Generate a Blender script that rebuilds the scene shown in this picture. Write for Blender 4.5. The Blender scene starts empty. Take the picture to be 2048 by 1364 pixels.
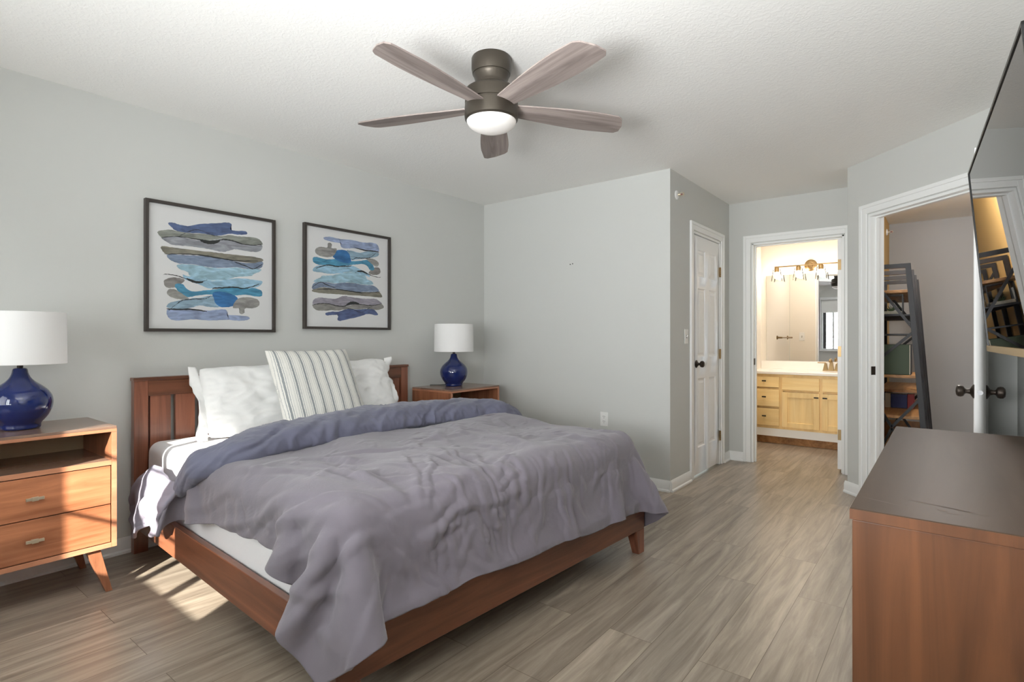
import bpy, bmesh, math, random
import numpy as np
from mathutils import Vector, Matrix, noise as mnoise

SC = bpy.context.scene
COL = SC.collection
PI = math.pi
R = math.radians

# ------------------------------------------------------------------ camera
CAMX, CAMH, FPX, YAW = 3.495, 1.1655, 1098.3, R(38.3325)
cam_data = bpy.data.cameras.new('camera')
cam = bpy.data.objects.new('camera', cam_data)
COL.objects.link(cam)
cam.location = (CAMX, 0, CAMH)
cam.rotation_euler = (PI / 2, 0, YAW)
cam_data.sensor_fit = 'HORIZONTAL'
cam_data.sensor_width = 36.0
cam_data.lens = FPX / 2048 * 36.0
cam_data.shift_y = -(682 - 675.1) / 2048
cam_data.clip_start = 0.02
SC.camera = cam

# ------------------------------------------------------------------ light, sky, exposure
SC.view_settings.view_transform = 'Standard'
SC.view_settings.look = 'None'
SC.view_settings.gamma = 1.0
SC.view_settings.use_curve_mapping = False
SC.view_settings.exposure = 0.35
SC.cycles.max_bounces = 10
SC.cycles.diffuse_bounces = 8
SC.cycles.transparent_max_bounces = 12
SC.cycles.caustics_reflective = False
SC.cycles.caustics_refractive = False
SC.cycles.sample_clamp_indirect = 6.0

world = bpy.data.worlds.new('sky')
SC.world = world
world.use_nodes = True
wn = world.node_tree.nodes
wl = world.node_tree.links
wbg = wn['Background']
wtc = wn.new('ShaderNodeTexCoord')
wno = wn.new('ShaderNodeTexNoise')
wno.inputs['Scale'].default_value = 9
wno.inputs['Detail'].default_value = 6
wra = wn.new('ShaderNodeValToRGB')
wra.color_ramp.elements[0].position = 0.42
wra.color_ramp.elements[0].color = (0.55, 0.66, 0.58, 1)
wra.color_ramp.elements[1].position = 0.6
wra.color_ramp.elements[1].color = (0.9, 0.96, 1.0, 1)
wl.new(wtc.outputs['Generated'], wno.inputs['Vector'])
wl.new(wno.outputs['Fac'], wra.inputs['Fac'])
wl.new(wra.outputs['Color'], wbg.inputs['Color'])
wbg.inputs['Strength'].default_value = 1.6


def light(name, kind, loc, energy, color=(1, 1, 1), **kw):
    d = bpy.data.lights.new(name, kind)
    d.energy = energy
    d.color = color
    o = bpy.data.objects.new(name, d)
    COL.objects.link(o)
    o.location = loc
    for k, v in kw.items():
        if k == 'rot':
            o.rotation_euler = v
        else:
            setattr(d, k, v)
    return o


SUN_EL = R(24.5)
sun_dir = Vector((-0.464 * math.cos(SUN_EL), 0.886 * math.cos(SUN_EL), -math.sin(SUN_EL)))
sun = light('sun', 'SUN', (4, -6, 5), 18.0, (1.0, 0.93, 0.84), angle=R(0.6))
sun.rotation_euler = sun_dir.to_track_quat('-Z', 'Y').to_euler()
WIN_POWER = 1.0
# sky light at two windows, plus room fill at an added, unseen third
for nm, x0, x1, z0, z1, e in (('sky_and_fill_light', 0.35, 1.10, 0.87, 2.06, 5), ('sky_and_fill_light', 1.14, 2.06, 0.87, 2.06, 30),
                              ('sky_and_fill_light', 2.45, 3.35, 0.87, 2.06, 106)):
    light(nm, 'AREA', ((x0 + x1) / 2, (-0.90 if x0 == 1.14 else -0.735), (z0 + z1) / 2), e * WIN_POWER, (0.96, 0.985, 0.995), shape='RECTANGLE',
          size=x1 - x0, size_y=z1 - z0, rot=(PI / 2 + R(35 if x0 > 2 else 2), 0, 0), spread=R(130))

# ------------------------------------------------------------------ materials
def newmat(name):
    m = bpy.data.materials.new(name)
    m.use_nodes = True
    nt = m.node_tree
    return m, nt.nodes, nt.links, nt.nodes['Principled BSDF']


def lin(c):
    return tuple(((x / 255) / 12.92 if x / 255 <= 0.04045 else ((x / 255 + 0.055) / 1.055) ** 2.4) for x in c) + (1,)


def mat(name, rgb, rough=0.5, metal=0.0, var=0.0, vscale=8, bump=0.0, bscale=60, bdetail=3, stretch=(1, 1, 1), coat=0.0,
        spec=0.5, sheen=0.0, bdist=0.01):
    m, n, l, b = newmat(name)
    c = lin(rgb)
    b.inputs['Base Color'].default_value = c
    b.inputs['Roughness'].default_value = rough
    b.inputs['Metallic'].default_value = metal
    b.inputs['Specular IOR Level'].default_value = spec
    b.inputs['Coat Weight'].default_value = coat
    b.inputs['Coat Roughness'].default_value = 0.05
    b.inputs['Sheen Weight'].default_value = sheen
    tc = n.new('ShaderNodeTexCoord')
    mp = n.new('ShaderNodeMapping')
    mp.inputs['Scale'].default_value = stretch
    l.new(tc.outputs['Object'], mp.inputs['Vector'])
    no = n.new('ShaderNodeTexNoise')
    no.inputs['Scale'].default_value = vscale
    no.inputs['Detail'].default_value = 5
    l.new(mp.outputs['Vector'], no.inputs['Vector'])
    mx = n.new('ShaderNodeMix')
    mx.data_type = 'RGBA'
    k = 1 - var
    k2 = 1 + var
    mx.inputs['A'].default_value = (c[0] * k, c[1] * k, c[2] * k, 1)
    mx.inputs['B'].default_value = (min(1, c[0] * k2), min(1, c[1] * k2), min(1, c[2] * k2), 1)
    l.new(no.outputs['Fac'], mx.inputs['Factor'])
    l.new(mx.outputs['Result'], b.inputs['Base Color'])
    if bump > 0:
        nb = n.new('ShaderNodeTexNoise')
        nb.inputs['Scale'].default_value = bscale
        nb.inputs['Detail'].default_value = bdetail
        l.new(mp.outputs['Vector'], nb.inputs['Vector'])
        bp = n.new('ShaderNodeBump')
        bp.inputs['Strength'].default_value = bump
        bp.inputs['Distance'].default_value = bdist
        l.new(nb.outputs['Fac'], bp.inputs['Height'])
        l.new(bp.outputs['Normal'], b.inputs['Normal'])
    return m


def wood(name, c1, c2, axis='Z', rough=0.35, scale=1.0, coat=0.1, knots=0.0, c3=None):
    """stretched two-tone grain running along the axis"""
    m, n, l, b = newmat(name)
    tc = n.new('ShaderNodeTexCoord')
    mp = n.new('ShaderNodeMapping')
    s = [14 * scale] * 3
    s['XYZ'.index(axis)] = 0.9 * scale
    mp.inputs['Scale'].default_value = s
    l.new(tc.outputs['Object'], mp.inputs['Vector'])
    no = n.new('ShaderNodeTexNoise')
    no.inputs['Scale'].default_value = 1.2
    no.inputs['Detail'].default_value = 7
    no.inputs['Roughness'].default_value = 0.62
    no.inputs['Distortion'].default_value = 0.9
    l.new(mp.outputs['Vector'], no.inputs['Vector'])
    cr = n.new('ShaderNodeValToRGB')
    cr.color_ramp.elements[0].position = 0.32
    cr.color_ramp.elements[0].color = lin(c1)
    cr.color_ramp.elements[1].position = 0.68
    cr.color_ramp.elements[1].color = lin(c2)
    l.new(no.outputs['Fac'], cr.inputs['Fac'])
    mp2 = n.new('ShaderNodeMapping')
    s2 = [2.2 * scale] * 3
    s2['XYZ'.index(axis)] = 0.5 * scale
    mp2.inputs['Scale'].default_value = s2
    l.new(tc.outputs['Object'], mp2.inputs['Vector'])
    no2 = n.new('ShaderNodeTexNoise')
    no2.inputs['Scale'].default_value = 1.5
    no2.inputs['Detail'].default_value = 3
    l.new(mp2.outputs['Vector'], no2.inputs['Vector'])
    cr2 = n.new('ShaderNodeValToRGB')
    cr2.color_ramp.elements[0].position = 0.35
    cr2.color_ramp.elements[0].color = (0.72, 0.7, 0.68, 1)
    cr2.color_ramp.elements[1].position = 0.65
    cr2.color_ramp.elements[1].color = (1.12, 1.1, 1.08, 1)
    l.new(no2.outputs['Fac'], cr2.inputs['Fac'])
    mx = n.new('ShaderNodeMix')
    mx.data_type = 'RGBA'
    mx.blend_type = 'MULTIPLY'
    mx.inputs['Factor'].default_value = 1.0
    l.new(cr.outputs['Color'], mx.inputs['A'])
    l.new(cr2.outputs['Color'], mx.inputs['B'])
    l.new(mx.outputs['Result'], b.inputs['Base Color'])
    b.inputs['Roughness'].default_value = rough
    b.inputs['Coat Weight'].default_value = coat
    b.inputs['Coat Roughness'].default_value = 0.2
    return m


def plank_floor():
    m, n, l, b = newmat('vinyl_plank_floor')
    tc = n.new('ShaderNodeTexCoord')
    mp = n.new('ShaderNodeMapping')
    mp.inputs['Rotation'].default_value = (0, 0, PI / 2)
    mp.inputs['Location'].default_value = (0.3, 0.055, 0)
    l.new(tc.outputs['Object'], mp.inputs['Vector'])
    br = n.new('ShaderNodeTexBrick')
    br.offset = 0.37
    br.inputs['Scale'].default_value = 1.0
    br.inputs['Brick Width'].default_value = 1.22
    br.inputs['Row Height'].default_value = 0.178
    br.inputs['Mortar Size'].default_value = 0.0011
    br.inputs['Mortar Smooth'].default_value = 0.2
    br.inputs['Bias'].default_value = 0.0
    br.inputs['Color1'].default_value = (0.0, 0.0, 0.0, 1)
    br.inputs['Color2'].default_value = (1, 1, 1, 1)
    br.inputs['Mortar'].default_value = (0.5, 0.5, 0.5, 1)
    l.new(mp.outputs['Vector'], br.inputs['Vector'])
    # grain
    mp2 = n.new('ShaderNodeMapping')
    mp2.inputs['Scale'].default_value = (24, 1.7, 1)
    l.new(tc.outputs['Object'], mp2.inputs['Vector'])
    ad = n.new('ShaderNodeVectorMath')
    ad.operation = 'ADD'
    sc = n.new('ShaderNodeVectorMath')
    sc.operation = 'SCALE'
    sc.inputs['Scale'].default_value = 9.0
    l.new(br.outputs['Color'], sc.inputs[0])
    l.new(mp2.outputs['Vector'], ad.inputs[0])
    l.new(sc.outputs['Vector'], ad.inputs[1])
    no = n.new('ShaderNodeTexNoise')
    no.inputs['Scale'].default_value = 1.0
    no.inputs['Detail'].default_value = 8
    no.inputs['Roughness'].default_value = 0.65
    no.inputs['Distortion'].default_value = 0.6
    l.new(ad.outputs['Vector'], no.inputs['Vector'])
    cr = n.new('ShaderNodeValToRGB')
    e = cr.color_ramp.elements
    e[0].position = 0.28
    e[0].color = lin((112, 101, 90))
    e[1].position = 0.72
    e[1].color = lin((180, 168, 153))
    x = e.new(0.5)
    x.color = lin((150, 138, 124))
    l.new(no.outputs['Fac'], cr.inputs['Fac'])
    tone = n.new('ShaderNodeMix')
    tone.data_type = 'RGBA'
    tone.inputs['A'].default_value = (0.88, 0.88, 0.88, 1)
    tone.inputs['B'].default_value = (1.08, 1.07, 1.05, 1)
    l.new(br.outputs['Color'], tone.inputs['Factor'])
    mu = n.new('ShaderNodeMix')
    mu.data_type = 'RGBA'
    mu.blend_type = 'MULTIPLY'
    mu.inputs['Factor'].default_value = 1.0
    l.new(cr.outputs['Color'], mu.inputs['A'])
    l.new(tone.outputs['Result'], mu.inputs['B'])
    seam = n.new('ShaderNodeMix')
    seam.data_type = 'RGBA'
    l.new(br.outputs['Fac'], seam.inputs['Factor'])
    l.new(mu.outputs['Result'], seam.inputs['A'])
    seam.inputs['B'].default_value = lin((92, 78, 64))
    l.new(seam.outputs['Result'], b.inputs['Base Color'])
    b.inputs['Roughness'].default_value = 0.31
    bp = n.new('ShaderNodeBump')
    bp.inputs['Strength'].default_value = 0.12
    bp.inputs['Distance'].default_value = 0.004
    l.new(no.outputs['Fac'], bp.inputs['Height'])
    l.new(bp.outputs['Normal'], b.inputs['Normal'])
    return m


def ceiling_mat():
    m, n, l, b = newmat('textured_ceiling_paint')
    b.inputs['Base Color'].default_value = lin((242, 241, 238))
    b.inputs['Roughness'].default_value = 0.9
    tc = n.new('ShaderNodeTexCoord')
    no = n.new('ShaderNodeTexNoise')
    no.inputs['Scale'].default_value = 42
    no.inputs['Detail'].default_value = 4
    no.inputs['Distortion'].default_value = 1.4
    l.new(tc.outputs['Object'], no.inputs['Vector'])
    cr = n.new('ShaderNodeValToRGB')
    cr.color_ramp.elements[0].position = 0.45
    cr.color_ramp.elements[1].position = 0.62
    l.new(no.outputs['Fac'], cr.inputs['Fac'])
    bp = n.new('ShaderNodeBump')
    bp.inputs['Strength'].default_value = 0.16
    bp.inputs['Distance'].default_value = 0.004
    l.new(cr.outputs['Color'], bp.inputs['Height'])
    l.new(bp.outputs['Normal'], b.inputs['Normal'])
    return m


def thin_glass(name, tint=(1, 1, 1), refl=0.12, rough=0.0):
    m = bpy.data.materials.new(name)
    m.use_nodes = True
    n, l = m.node_tree.nodes, m.node_tree.links
    n.remove(n['Principled BSDF'])
    tr = n.new('ShaderNodeBsdfTransparent')
    tr.inputs['Color'].default_value = tint + (1,)
    gl = n.new('ShaderNodeBsdfGlossy')
    gl.inputs['Roughness'].default_value = rough
    fr = n.new('ShaderNodeLayerWeight')
    fr.inputs['Blend'].default_value = refl
    mx = n.new('ShaderNodeMixShader')
    l.new(fr.outputs['Fresnel'], mx.inputs['Fac'])
    l.new(tr.outputs['BSDF'], mx.inputs[1])
    l.new(gl.outputs['BSDF'], mx.inputs[2])
    l.new(mx.outputs['Shader'], n['Material Output'].inputs['Surface'])
    return m


def emit(name, rgb, strength, base=(255, 255, 255)):
    m, n, l, b = newmat(name)
    b.inputs['Base Color'].default_value = lin(base)
    b.inputs['Emission Color'].default_value = lin(rgb)
    b.inputs['Emission Strength'].default_value = strength
    b.inputs['Roughness'].default_value = 0.3
    return m


def cushion_mat():
    """cream woven cotton with grey stripes running along the local Z"""
    m, n, l, b = newmat('striped_cotton')
    tc = n.new('ShaderNodeTexCoord')
    sp = n.new('ShaderNodeSeparateXYZ')
    l.new(tc.outputs['Object'], sp.inputs['Vector'])

    def mth(op, a, v=None, c=None):
        q = n.new('ShaderNodeMath')
        q.operation = op
        for i, s in enumerate((a, v, c)):
            if s is None:
                continue
            if isinstance(s, (int, float)):
                q.inputs[i].default_value = s
            else:
                l.new(s, q.inputs[i])
        return q.outputs[0]
    no = n.new('ShaderNodeTexNoise')
    no.inputs['Scale'].default_value = 120
    l.new(tc.outputs['Object'], no.inputs['Vector'])
    y = mth('ADD', sp.outputs['Y'], mth('MULTIPLY', mth('SUBTRACT', no.outputs['Fac'], 0.5), 0.004))
    ph = mth('FRACT', mth('MULTIPLY', mth('ADD', y, 1.0), 1 / 0.062))

    def band(c, w):
        return mth('LESS_THAN', mth('ABSOLUTE', mth('SUBTRACT', ph, c)), w)
    s1 = band(0.5, 0.085)
    s2 = mth('ADD', band(0.30, 0.03), band(0.70, 0.03))
    s3 = mth('ADD', band(0.12, 0.02), band(0.88, 0.02))
    base = lin((226, 224, 218))
    cur = None
    for fac, col in ((s3, (196, 196, 192)), (s2, (164, 167, 168)), (s1, (140, 144, 146))):
        mx = n.new('ShaderNodeMix')
        mx.data_type = 'RGBA'
        l.new(fac, mx.inputs['Factor'])
        if cur is None:
            mx.inputs['A'].default_value = base
        else:
            l.new(cur, mx.inputs['A'])
        mx.inputs['B'].default_value = lin(col)
        cur = mx.outputs['Result']
    l.new(cur, b.inputs['Base Color'])
    b.inputs['Roughness'].default_value = 0.9
    nb = n.new('ShaderNodeTexNoise')
    nb.inputs['Scale'].default_value = 260
    l.new(tc.outputs['Object'], nb.inputs['Vector'])
    bp = n.new('ShaderNodeBump')
    bp.inputs['Strength'].default_value = 0.35
    bp.inputs['Distance'].default_value = 0.002
    l.new(nb.outputs['Fac'], bp.inputs['Height'])
    l.new(bp.outputs['Normal'], b.inputs['Normal'])
    return m


def paint_mat():
    """watercolour washes: colour comes from each stroke's own attribute"""
    m, n, l, b = newmat('watercolour_wash')
    at = n.new('ShaderNodeAttribute')
    at.attribute_name = 'Col'
    tc = n.new('ShaderNodeTexCoord')
    no = n.new('ShaderNodeTexNoise')
    no.inputs['Scale'].default_value = 16
    no.inputs['Detail'].default_value = 8
    no.inputs['Distortion'].default_value = 1.2
    mp = n.new('ShaderNodeMapping')
    mp.inputs['Scale'].default_value = (1, 0.6, 2.2)
    l.new(tc.outputs['Object'], mp.inputs['Vector'])
    l.new(mp.outputs['Vector'], no.inputs['Vector'])
    cr = n.new('ShaderNodeValToRGB')
    cr.color_ramp.elements[0].position = 0.3
    cr.color_ramp.elements[0].color = (0.66, 0.66, 0.66, 1)
    cr.color_ramp.elements[1].position = 0.72
    cr.color_ramp.elements[1].color = (1.3, 1.3, 1.28, 1)
    l.new(no.outputs['Fac'], cr.inputs['Fac'])
    mx = n.new('ShaderNodeMix')
    mx.data_type = 'RGBA'
    mx.blend_type = 'MULTIPLY'
    mx.inputs['Factor'].default_value = 1
    l.new(at.outputs['Color'], mx.inputs['A'])
    l.new(cr.outputs['Color'], mx.inputs['B'])
    l.new(mx.outputs['Result'], b.inputs['Base Color'])
    b.inputs['Roughness'].default_value = 0.6
    return m


M = {}
M['wall'] = mat('grey_wall_paint', (203, 204, 201), 0.85, var=0.012, vscale=3, bump=0.05, bscale=220)
M['ceiling'] = ceiling_mat()
M['floor'] = plank_floor()
M['trim'] = mat('white_trim_paint', (240, 241, 240), 0.35)
M['door'] = mat('white_door_paint', (240, 240, 240), 0.3)
M['bath_wall'] = mat('cream_wall_paint', (231, 225, 215), 0.8)
M['hall_tan'] = mat('tan_wall_paint', (205, 168, 104), 0.7)
M['hall_grey'] = mat('mauve_grey_wall_paint', (168, 169, 170), 0.8)
M['bed_wood'] = wood('acacia_wood', (102, 61, 42), (152, 97, 70), 'X', 0.32, 1.0, 0.15)
M['bed_wood_v'] = wood('acacia_wood_upright', (106, 64, 48), (154, 99, 76), 'Z', 0.32, 1.0, 0.15)
M['bed_wood_y'] = wood('acacia_wood_across', (90, 54, 37), (134, 84, 60), 'Y', 0.32, 1.0, 0.15)
M['ns_front'] = wood('walnut_veneer', (158, 98, 66), (202, 136, 98), 'Y', 0.28, 1.6, 0.2)
M['ns_side'] = wood('walnut_side', (124, 78, 54), (168, 112, 82), 'Z', 0.32, 1.4, 0.2)
M['ns_top'] = wood('walnut_top', (128, 102, 88), (152, 126, 110), 'Y', 0.26, 1.4, 0.3)
M['ns_edge'] = wood('walnut_edge', (176, 120, 90), (200, 142, 110), 'Y', 0.3, 1.5, 0.2)
M['dr_side'] = wood('dresser_walnut', (80, 50, 31), (114, 73, 46), 'Z', 0.35, 0.9, 0.1)
M['dr_top'] = wood('dresser_top', (74, 60, 50), (86, 72, 61), 'Y', 0.42, 0.6, 0.0)
M['dr_top'].node_tree.nodes['Principled BSDF'].inputs['IOR'].default_value = 1.12
M['ns_back'] = mat('pale_back_panel', (190, 172, 140), 0.6)
M['shadow_gap'] = mat('dark_gap', (38, 24, 18), 0.8)
M['duvet'] = mat('slate_blue_cotton', (113, 107, 116), 0.88, var=0.05, vscale=5, bump=0.25, bscale=70, bdetail=5, sheen=0.25, bdist=0.004)
M['duvet_back'] = mat('slate_blue_lining', (98, 99, 118), 0.88, var=0.05, vscale=5, bump=0.25, bscale=70, bdetail=5, sheen=0.2, bdist=0.004)
M['flap'] = mat('sunlit_duvet_cotton', (146, 142, 156), 0.9, bump=0.25, bscale=60, bdist=0.004)  # duvet cotton with the sun's brightening put into its base colour
M['sheet'] = mat('white_sheet', (236, 236, 238), 0.9, bump=0.15, bscale=30, bdist=0.006)
M['pillow'] = mat('white_pillowcase', (240, 240, 239), 0.9, bump=0.22, bscale=26, bdist=0.008)
M['cushion'] = cushion_mat()
M['frame'] = mat('charcoal_frame', (58, 52, 48), 0.45)
M['paper'] = mat('white_paper', (224, 224, 224), 0.7)
M['paint'] = paint_mat()
M['pic_glass'] = thin_glass('picture_glass', (1, 1, 1), 0.06)
M['glass'] = thin_glass('clear_glass', (0.97, 0.985, 0.98), 0.15)
M['bronze'] = mat('oil_rubbed_bronze', (56, 48, 42), 0.42, 0.7)
M['fan_metal'] = mat('dark_bronze_metal', (84, 78, 70), 0.38, 0.75)
M['blade'] = wood('driftwood_blade', (128, 117, 114), (184, 172, 167), 'X', 0.55, 1.4, 0.0)
M['dome'] = emit('frosted_dome', (255, 240, 224), 0.10, (236, 234, 232))
M['ceramic'] = mat('navy_ceramic', (16, 34, 92), 0.06, var=0.25, vscale=6, coat=0.6)
M['shade'] = mat('white_lampshade', (238, 237, 236), 0.85, bump=0.1, bscale=300, bdist=0.001)
M['brass'] = mat('aged_brass', (148, 124, 88), 0.35, 0.9)
M['pull'] = mat('pewter_pull', (214, 202, 178), 0.3, 0.8)
M['latch'] = mat('worn_steel', (150, 150, 152), 0.4, 0.6)
M['black_metal'] = mat('black_metal', (44, 44, 46), 0.5, 0.3)
M['screen'] = mat('black_glass_screen', (6, 6, 7), 0.008, coat=0.0, spec=1.0)
M['bezel'] = mat('dark_bezel', (40, 40, 40), 0.3, 0.6)
M['tv_chin'] = mat('satin_metal_strip', (206, 180, 130), 0.25, 0.9)  # yellow hall light reflected in the strip is put into its colour
M['maple'] = wood('pale_maple', (236, 204, 140), (248, 222, 164), 'Z', 0.45, 0.9, 0.1)
M['maple_h'] = wood('pale_maple_across', (238, 206, 142), (249, 224, 166), 'X', 0.45, 0.9, 0.1)
M['counter'] = mat('white_cultured_marble', (240, 236, 230), 0.2)
M['mirror'] = mat('mirror_silver', (235, 235, 235), 0.0, 1.0)
M['shelf_wood'] = wood('rustic_shelf_wood', (142, 96, 52), (190, 142, 86), 'Y', 0.5, 1.2, 0.0)
M['green'] = mat('olive_green_cloth', (74, 86, 68), 0.7)
M['white_plastic'] = mat('white_plastic', (232, 232, 230), 0.35)
M['dark_slot'] = mat('dark_slot', (30, 30, 30), 0.6)
M['leaf'] = mat('dusty_green_leaf', (74, 92, 58), 0.6, var=0.2)
M['soil'] = mat('pale_pebbles', (196, 188, 172), 0.8, var=0.3, vscale=60)
M['book_blue'] = mat('navy_book_cloth', (36, 42, 92), 0.6)
M['book_red'] = mat('red_book_cloth', (140, 34, 34), 0.6)
M['book_black'] = mat('black_book_cloth', (34, 34, 36), 0.6)
M['book_cream'] = mat('cream_book_cloth', (206, 196, 176), 0.6)
M['pages'] = mat('book_pages', (222, 214, 196), 0.8)
M['blind'] = mat('white_roller_blind', (236, 236, 234), 0.8)
M['vinyl'] = mat('white_window_vinyl', (230, 232, 234), 0.35)
M['sash'] = mat('dark_sash_bar', (70, 70, 72), 0.5)
M['bulb'] = emit('glowing_bulb', (255, 214, 160), 14)
M['cord'] = mat('dark_green_cord', (24, 40, 32), 0.5)


# ------------------------------------------------------------------ mesh helpers
class MB:
    def __init__(self):
        self.bm = bmesh.new()
        self.mi = 0

    def _tagm(self, faces):
        for f in faces:
            f.material_index = self.mi

    def poly(self, pts, flip=False):
        vs = [self.bm.verts.new(p) for p in (reversed(pts) if flip else pts)]
        f = self.bm.faces.new(vs)
        f.material_index = self.mi
        return f

    def box(self, lo, hi):
        x0, y0, z0 = lo
        x1, y1, z1 = hi
        return self.hexa([(x0, y0, z0), (x1, y0, z0), (x1, y1, z0), (x0, y1, z0), (x0, y0, z1), (x1, y0, z1), (x1, y1, z1), (x0, y1, z1)])

    def hexa(self, p):
        v = [self.bm.verts.new(q) for q in p]
        fs = []
        for idx in ((3, 2, 1, 0), (4, 5, 6, 7), (0, 1, 5, 4), (1, 2, 6, 5), (2, 3, 7, 6), (3, 0, 4, 7)):
            fs.append(self.bm.faces.new([v[i] for i in idx]))
        self._tagm(fs)
        return self

    def bar(self, a, b, w, d, up=(0, 0, 1)):
        """rectangular bar from a to b, w across and d along the up-ish direction"""
        a, b = Vector(a), Vector(b)
        t = (b - a).normalized()
        u = Vector(up)
        s = t.cross(u)
        if s.length < 1e-5:
            s = t.cross(Vector((1, 0, 0)))
        s.normalize()
        u = s.cross(t).normalized()
        p = []
        for c in (a, b):
            p += [c - s * w / 2 - u * d / 2, c + s * w / 2 - u * d / 2, c + s * w / 2 + u * d / 2, c - s * w / 2 + u * d / 2]
        return self.hexa(p)

    def lathe(self, prof, n=48, c=(0, 0, 0), axis='Z', cap=True):
        rings = []
        for r, h in prof:
            ring = []
            for i in range(n):
                t = 2 * PI * i / n
                a, b = r * math.cos(t), r * math.sin(t)
                if axis == 'Z':
                    q = (c[0] + a, c[1] + b, c[2] + h)
                elif axis == 'X':
                    q = (c[0] + h, c[1] + a, c[2] + b)
                else:
                    q = (c[0] + b, c[1] + h, c[2] + a)
                ring.append(self.bm.verts.new(q))
            rings.append(ring)
        fs = []
        for k in range(len(rings) - 1):
            for i in range(n):
                j = (i + 1) % n
                fs.append(self.bm.faces.new((rings[k][i], rings[k][j], rings[k + 1][j], rings[k + 1][i])))
        if cap:
            fs.append(self.bm.faces.new(list(reversed(rings[0]))))
            fs.append(self.bm.faces.new(rings[-1]))
        self._tagm(fs)
        return self

    def tube(self, pts, r, n=10, cap=True):
        pts = [Vector(p) for p in pts]
        rings = []
        prev = None
        for k, p in enumerate(pts):
            t = (pts[min(k + 1, len(pts) - 1)] - pts[max(k - 1, 0)]).normalized()
            if prev is None:
                prev = t.cross(Vector((0, 0, 1)))
                if prev.length < 1e-4:
                    prev = t.cross(Vector((1, 0, 0)))
            prev = (prev - t * prev.dot(t)).normalized()
            s = t.cross(prev)
            rr = r[k] if isinstance(r, (list, tuple)) else r
            rings.append([self.bm.verts.new(p + prev * rr * math.cos(2 * PI * i / n) + s * rr * math.sin(2 * PI * i / n)) for i in range(n)])
        fs = []
        for k in range(len(rings) - 1):
            for i in range(n):
                j = (i + 1) % n
                fs.append(self.bm.faces.new((rings[k][i], rings[k][j], rings[k + 1][j], rings[k + 1][i])))
        if cap:
            fs.append(self.bm.faces.new(list(reversed(rings[0]))))
            fs.append(self.bm.faces.new(rings[-1]))
        self._tagm(fs)
        return self

    def grid(self, P, closed_u=False):
        """P[i][j] array of points"""
        V = [[self.bm.verts.new(p) for p in row] for row in P]
        fs = []
        for i in range(len(V) - 1 + (1 if closed_u else 0)):
            a, b = V[i], V[(i + 1) % len(V)]
            for j in range(len(a) - 1):
                fs.append(self.bm.faces.new((a[j], b[j], b[j + 1], a[j + 1])))
        self._tagm(fs)
        return self

    def build(self, name, m=None, parent=None, bevel=0.0, smooth=True, angle=38, seg=2, loc=None, rot=None, fix=True):
        bm = self.bm
        if fix:
            bmesh.ops.recalc_face_normals(bm, faces=bm.faces)
        lim = R(angle)
        for e in bm.edges:
            if len(e.link_faces) == 2:
                e.smooth = e.calc_face_angle(0) < lim
        for f in bm.faces:
            f.smooth = smooth
        me = bpy.data.meshes.new(name)
        bm.to_mesh(me)
        bm.free()
        for q in (m if isinstance(m, (list, tuple)) else [m]):
            if q is not None:
                me.materials.append(q)
        o = bpy.data.objects.new(name, me)
        COL.objects.link(o)
        if parent is not None:
            o.parent = parent
        if loc is not None:
            o.location = loc
        if rot is not None:
            o.rotation_euler = rot
        if bevel > 0:
            md = o.modifiers.new('bevel', 'BEVEL')
            md.width = bevel
            md.segments = seg
            md.limit_method = 'ANGLE'
            md.angle_limit = R(40)
            md.use_clamp_overlap = True
            md.harden_normals = True
        return o


def tag(o, label, cat, group=None, kind=None):
    o['label'] = label
    o['category'] = cat
    if group:
        o['group'] = group
    if kind:
        o['kind'] = kind
    return o


def thing(name, label, cat, loc=(0, 0, 0), rz=0.0, group=None):
    o = bpy.data.objects.new(name, None)
    o.empty_display_size = 0.1
    COL.objects.link(o)
    o.location = loc
    o.rotation_euler = (0, 0, rz)
    return tag(o, label, cat, group)


def structure(o, label=None, cat=None):
    o['kind'] = 'structure'
    if label:
        o['label'] = label
    if cat:
        o['category'] = cat
    return o


def copy_tree(o, parent=None, loc=None, rz=None):
    c = o.copy()
    COL.objects.link(c)
    if parent is not None:
        c.parent = parent
    for ch in [q for q in bpy.data.objects if q.parent == o]:
        copy_tree(ch, c)
    if loc is not None:
        c.location = loc
    if rz is not None:
        c.rotation_euler = (0, 0, rz)
    return c


def sbox(name, lo, hi, m, label=None, cat=None, bevel=0.0, parent=None):
    o = MB().box(lo, hi).build(name, m, parent, bevel)
    if parent is None:
        structure(o, label, cat)
    return o


# ------------------------------------------------------------------ room shell
H = 2.44
YB, XC, YN, XR, AC = 3.986, 1.863, 5.418, 3.79, 7.72
YW = -0.75           # inner face of the window wall
YM = 7.08            # mirror wall of the bathroom
T = 0.12

structure(MB().box((-0.2, -0.9, -0.06), (4.8, 7.7, 0.0)).build('floor', M['floor']), 'grey brown wood plank floor of the bedroom', 'floor')
structure(MB().box((-0.2, -0.9, H), (4.8, 7.7, H + 0.08)).build('ceiling', M['ceiling']), 'white textured ceiling of the bedroom', 'ceiling')
sbox('wall_left', (-T, -0.87, 0), (0, YB + T, H), M['wall'], 'pale grey wall behind the bed', 'wall')
sbox('wall_back', (0, YB, 0), (XC - T, YB + T, H), M['wall'], 'pale grey wall beside the far nightstand', 'wall')


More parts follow.
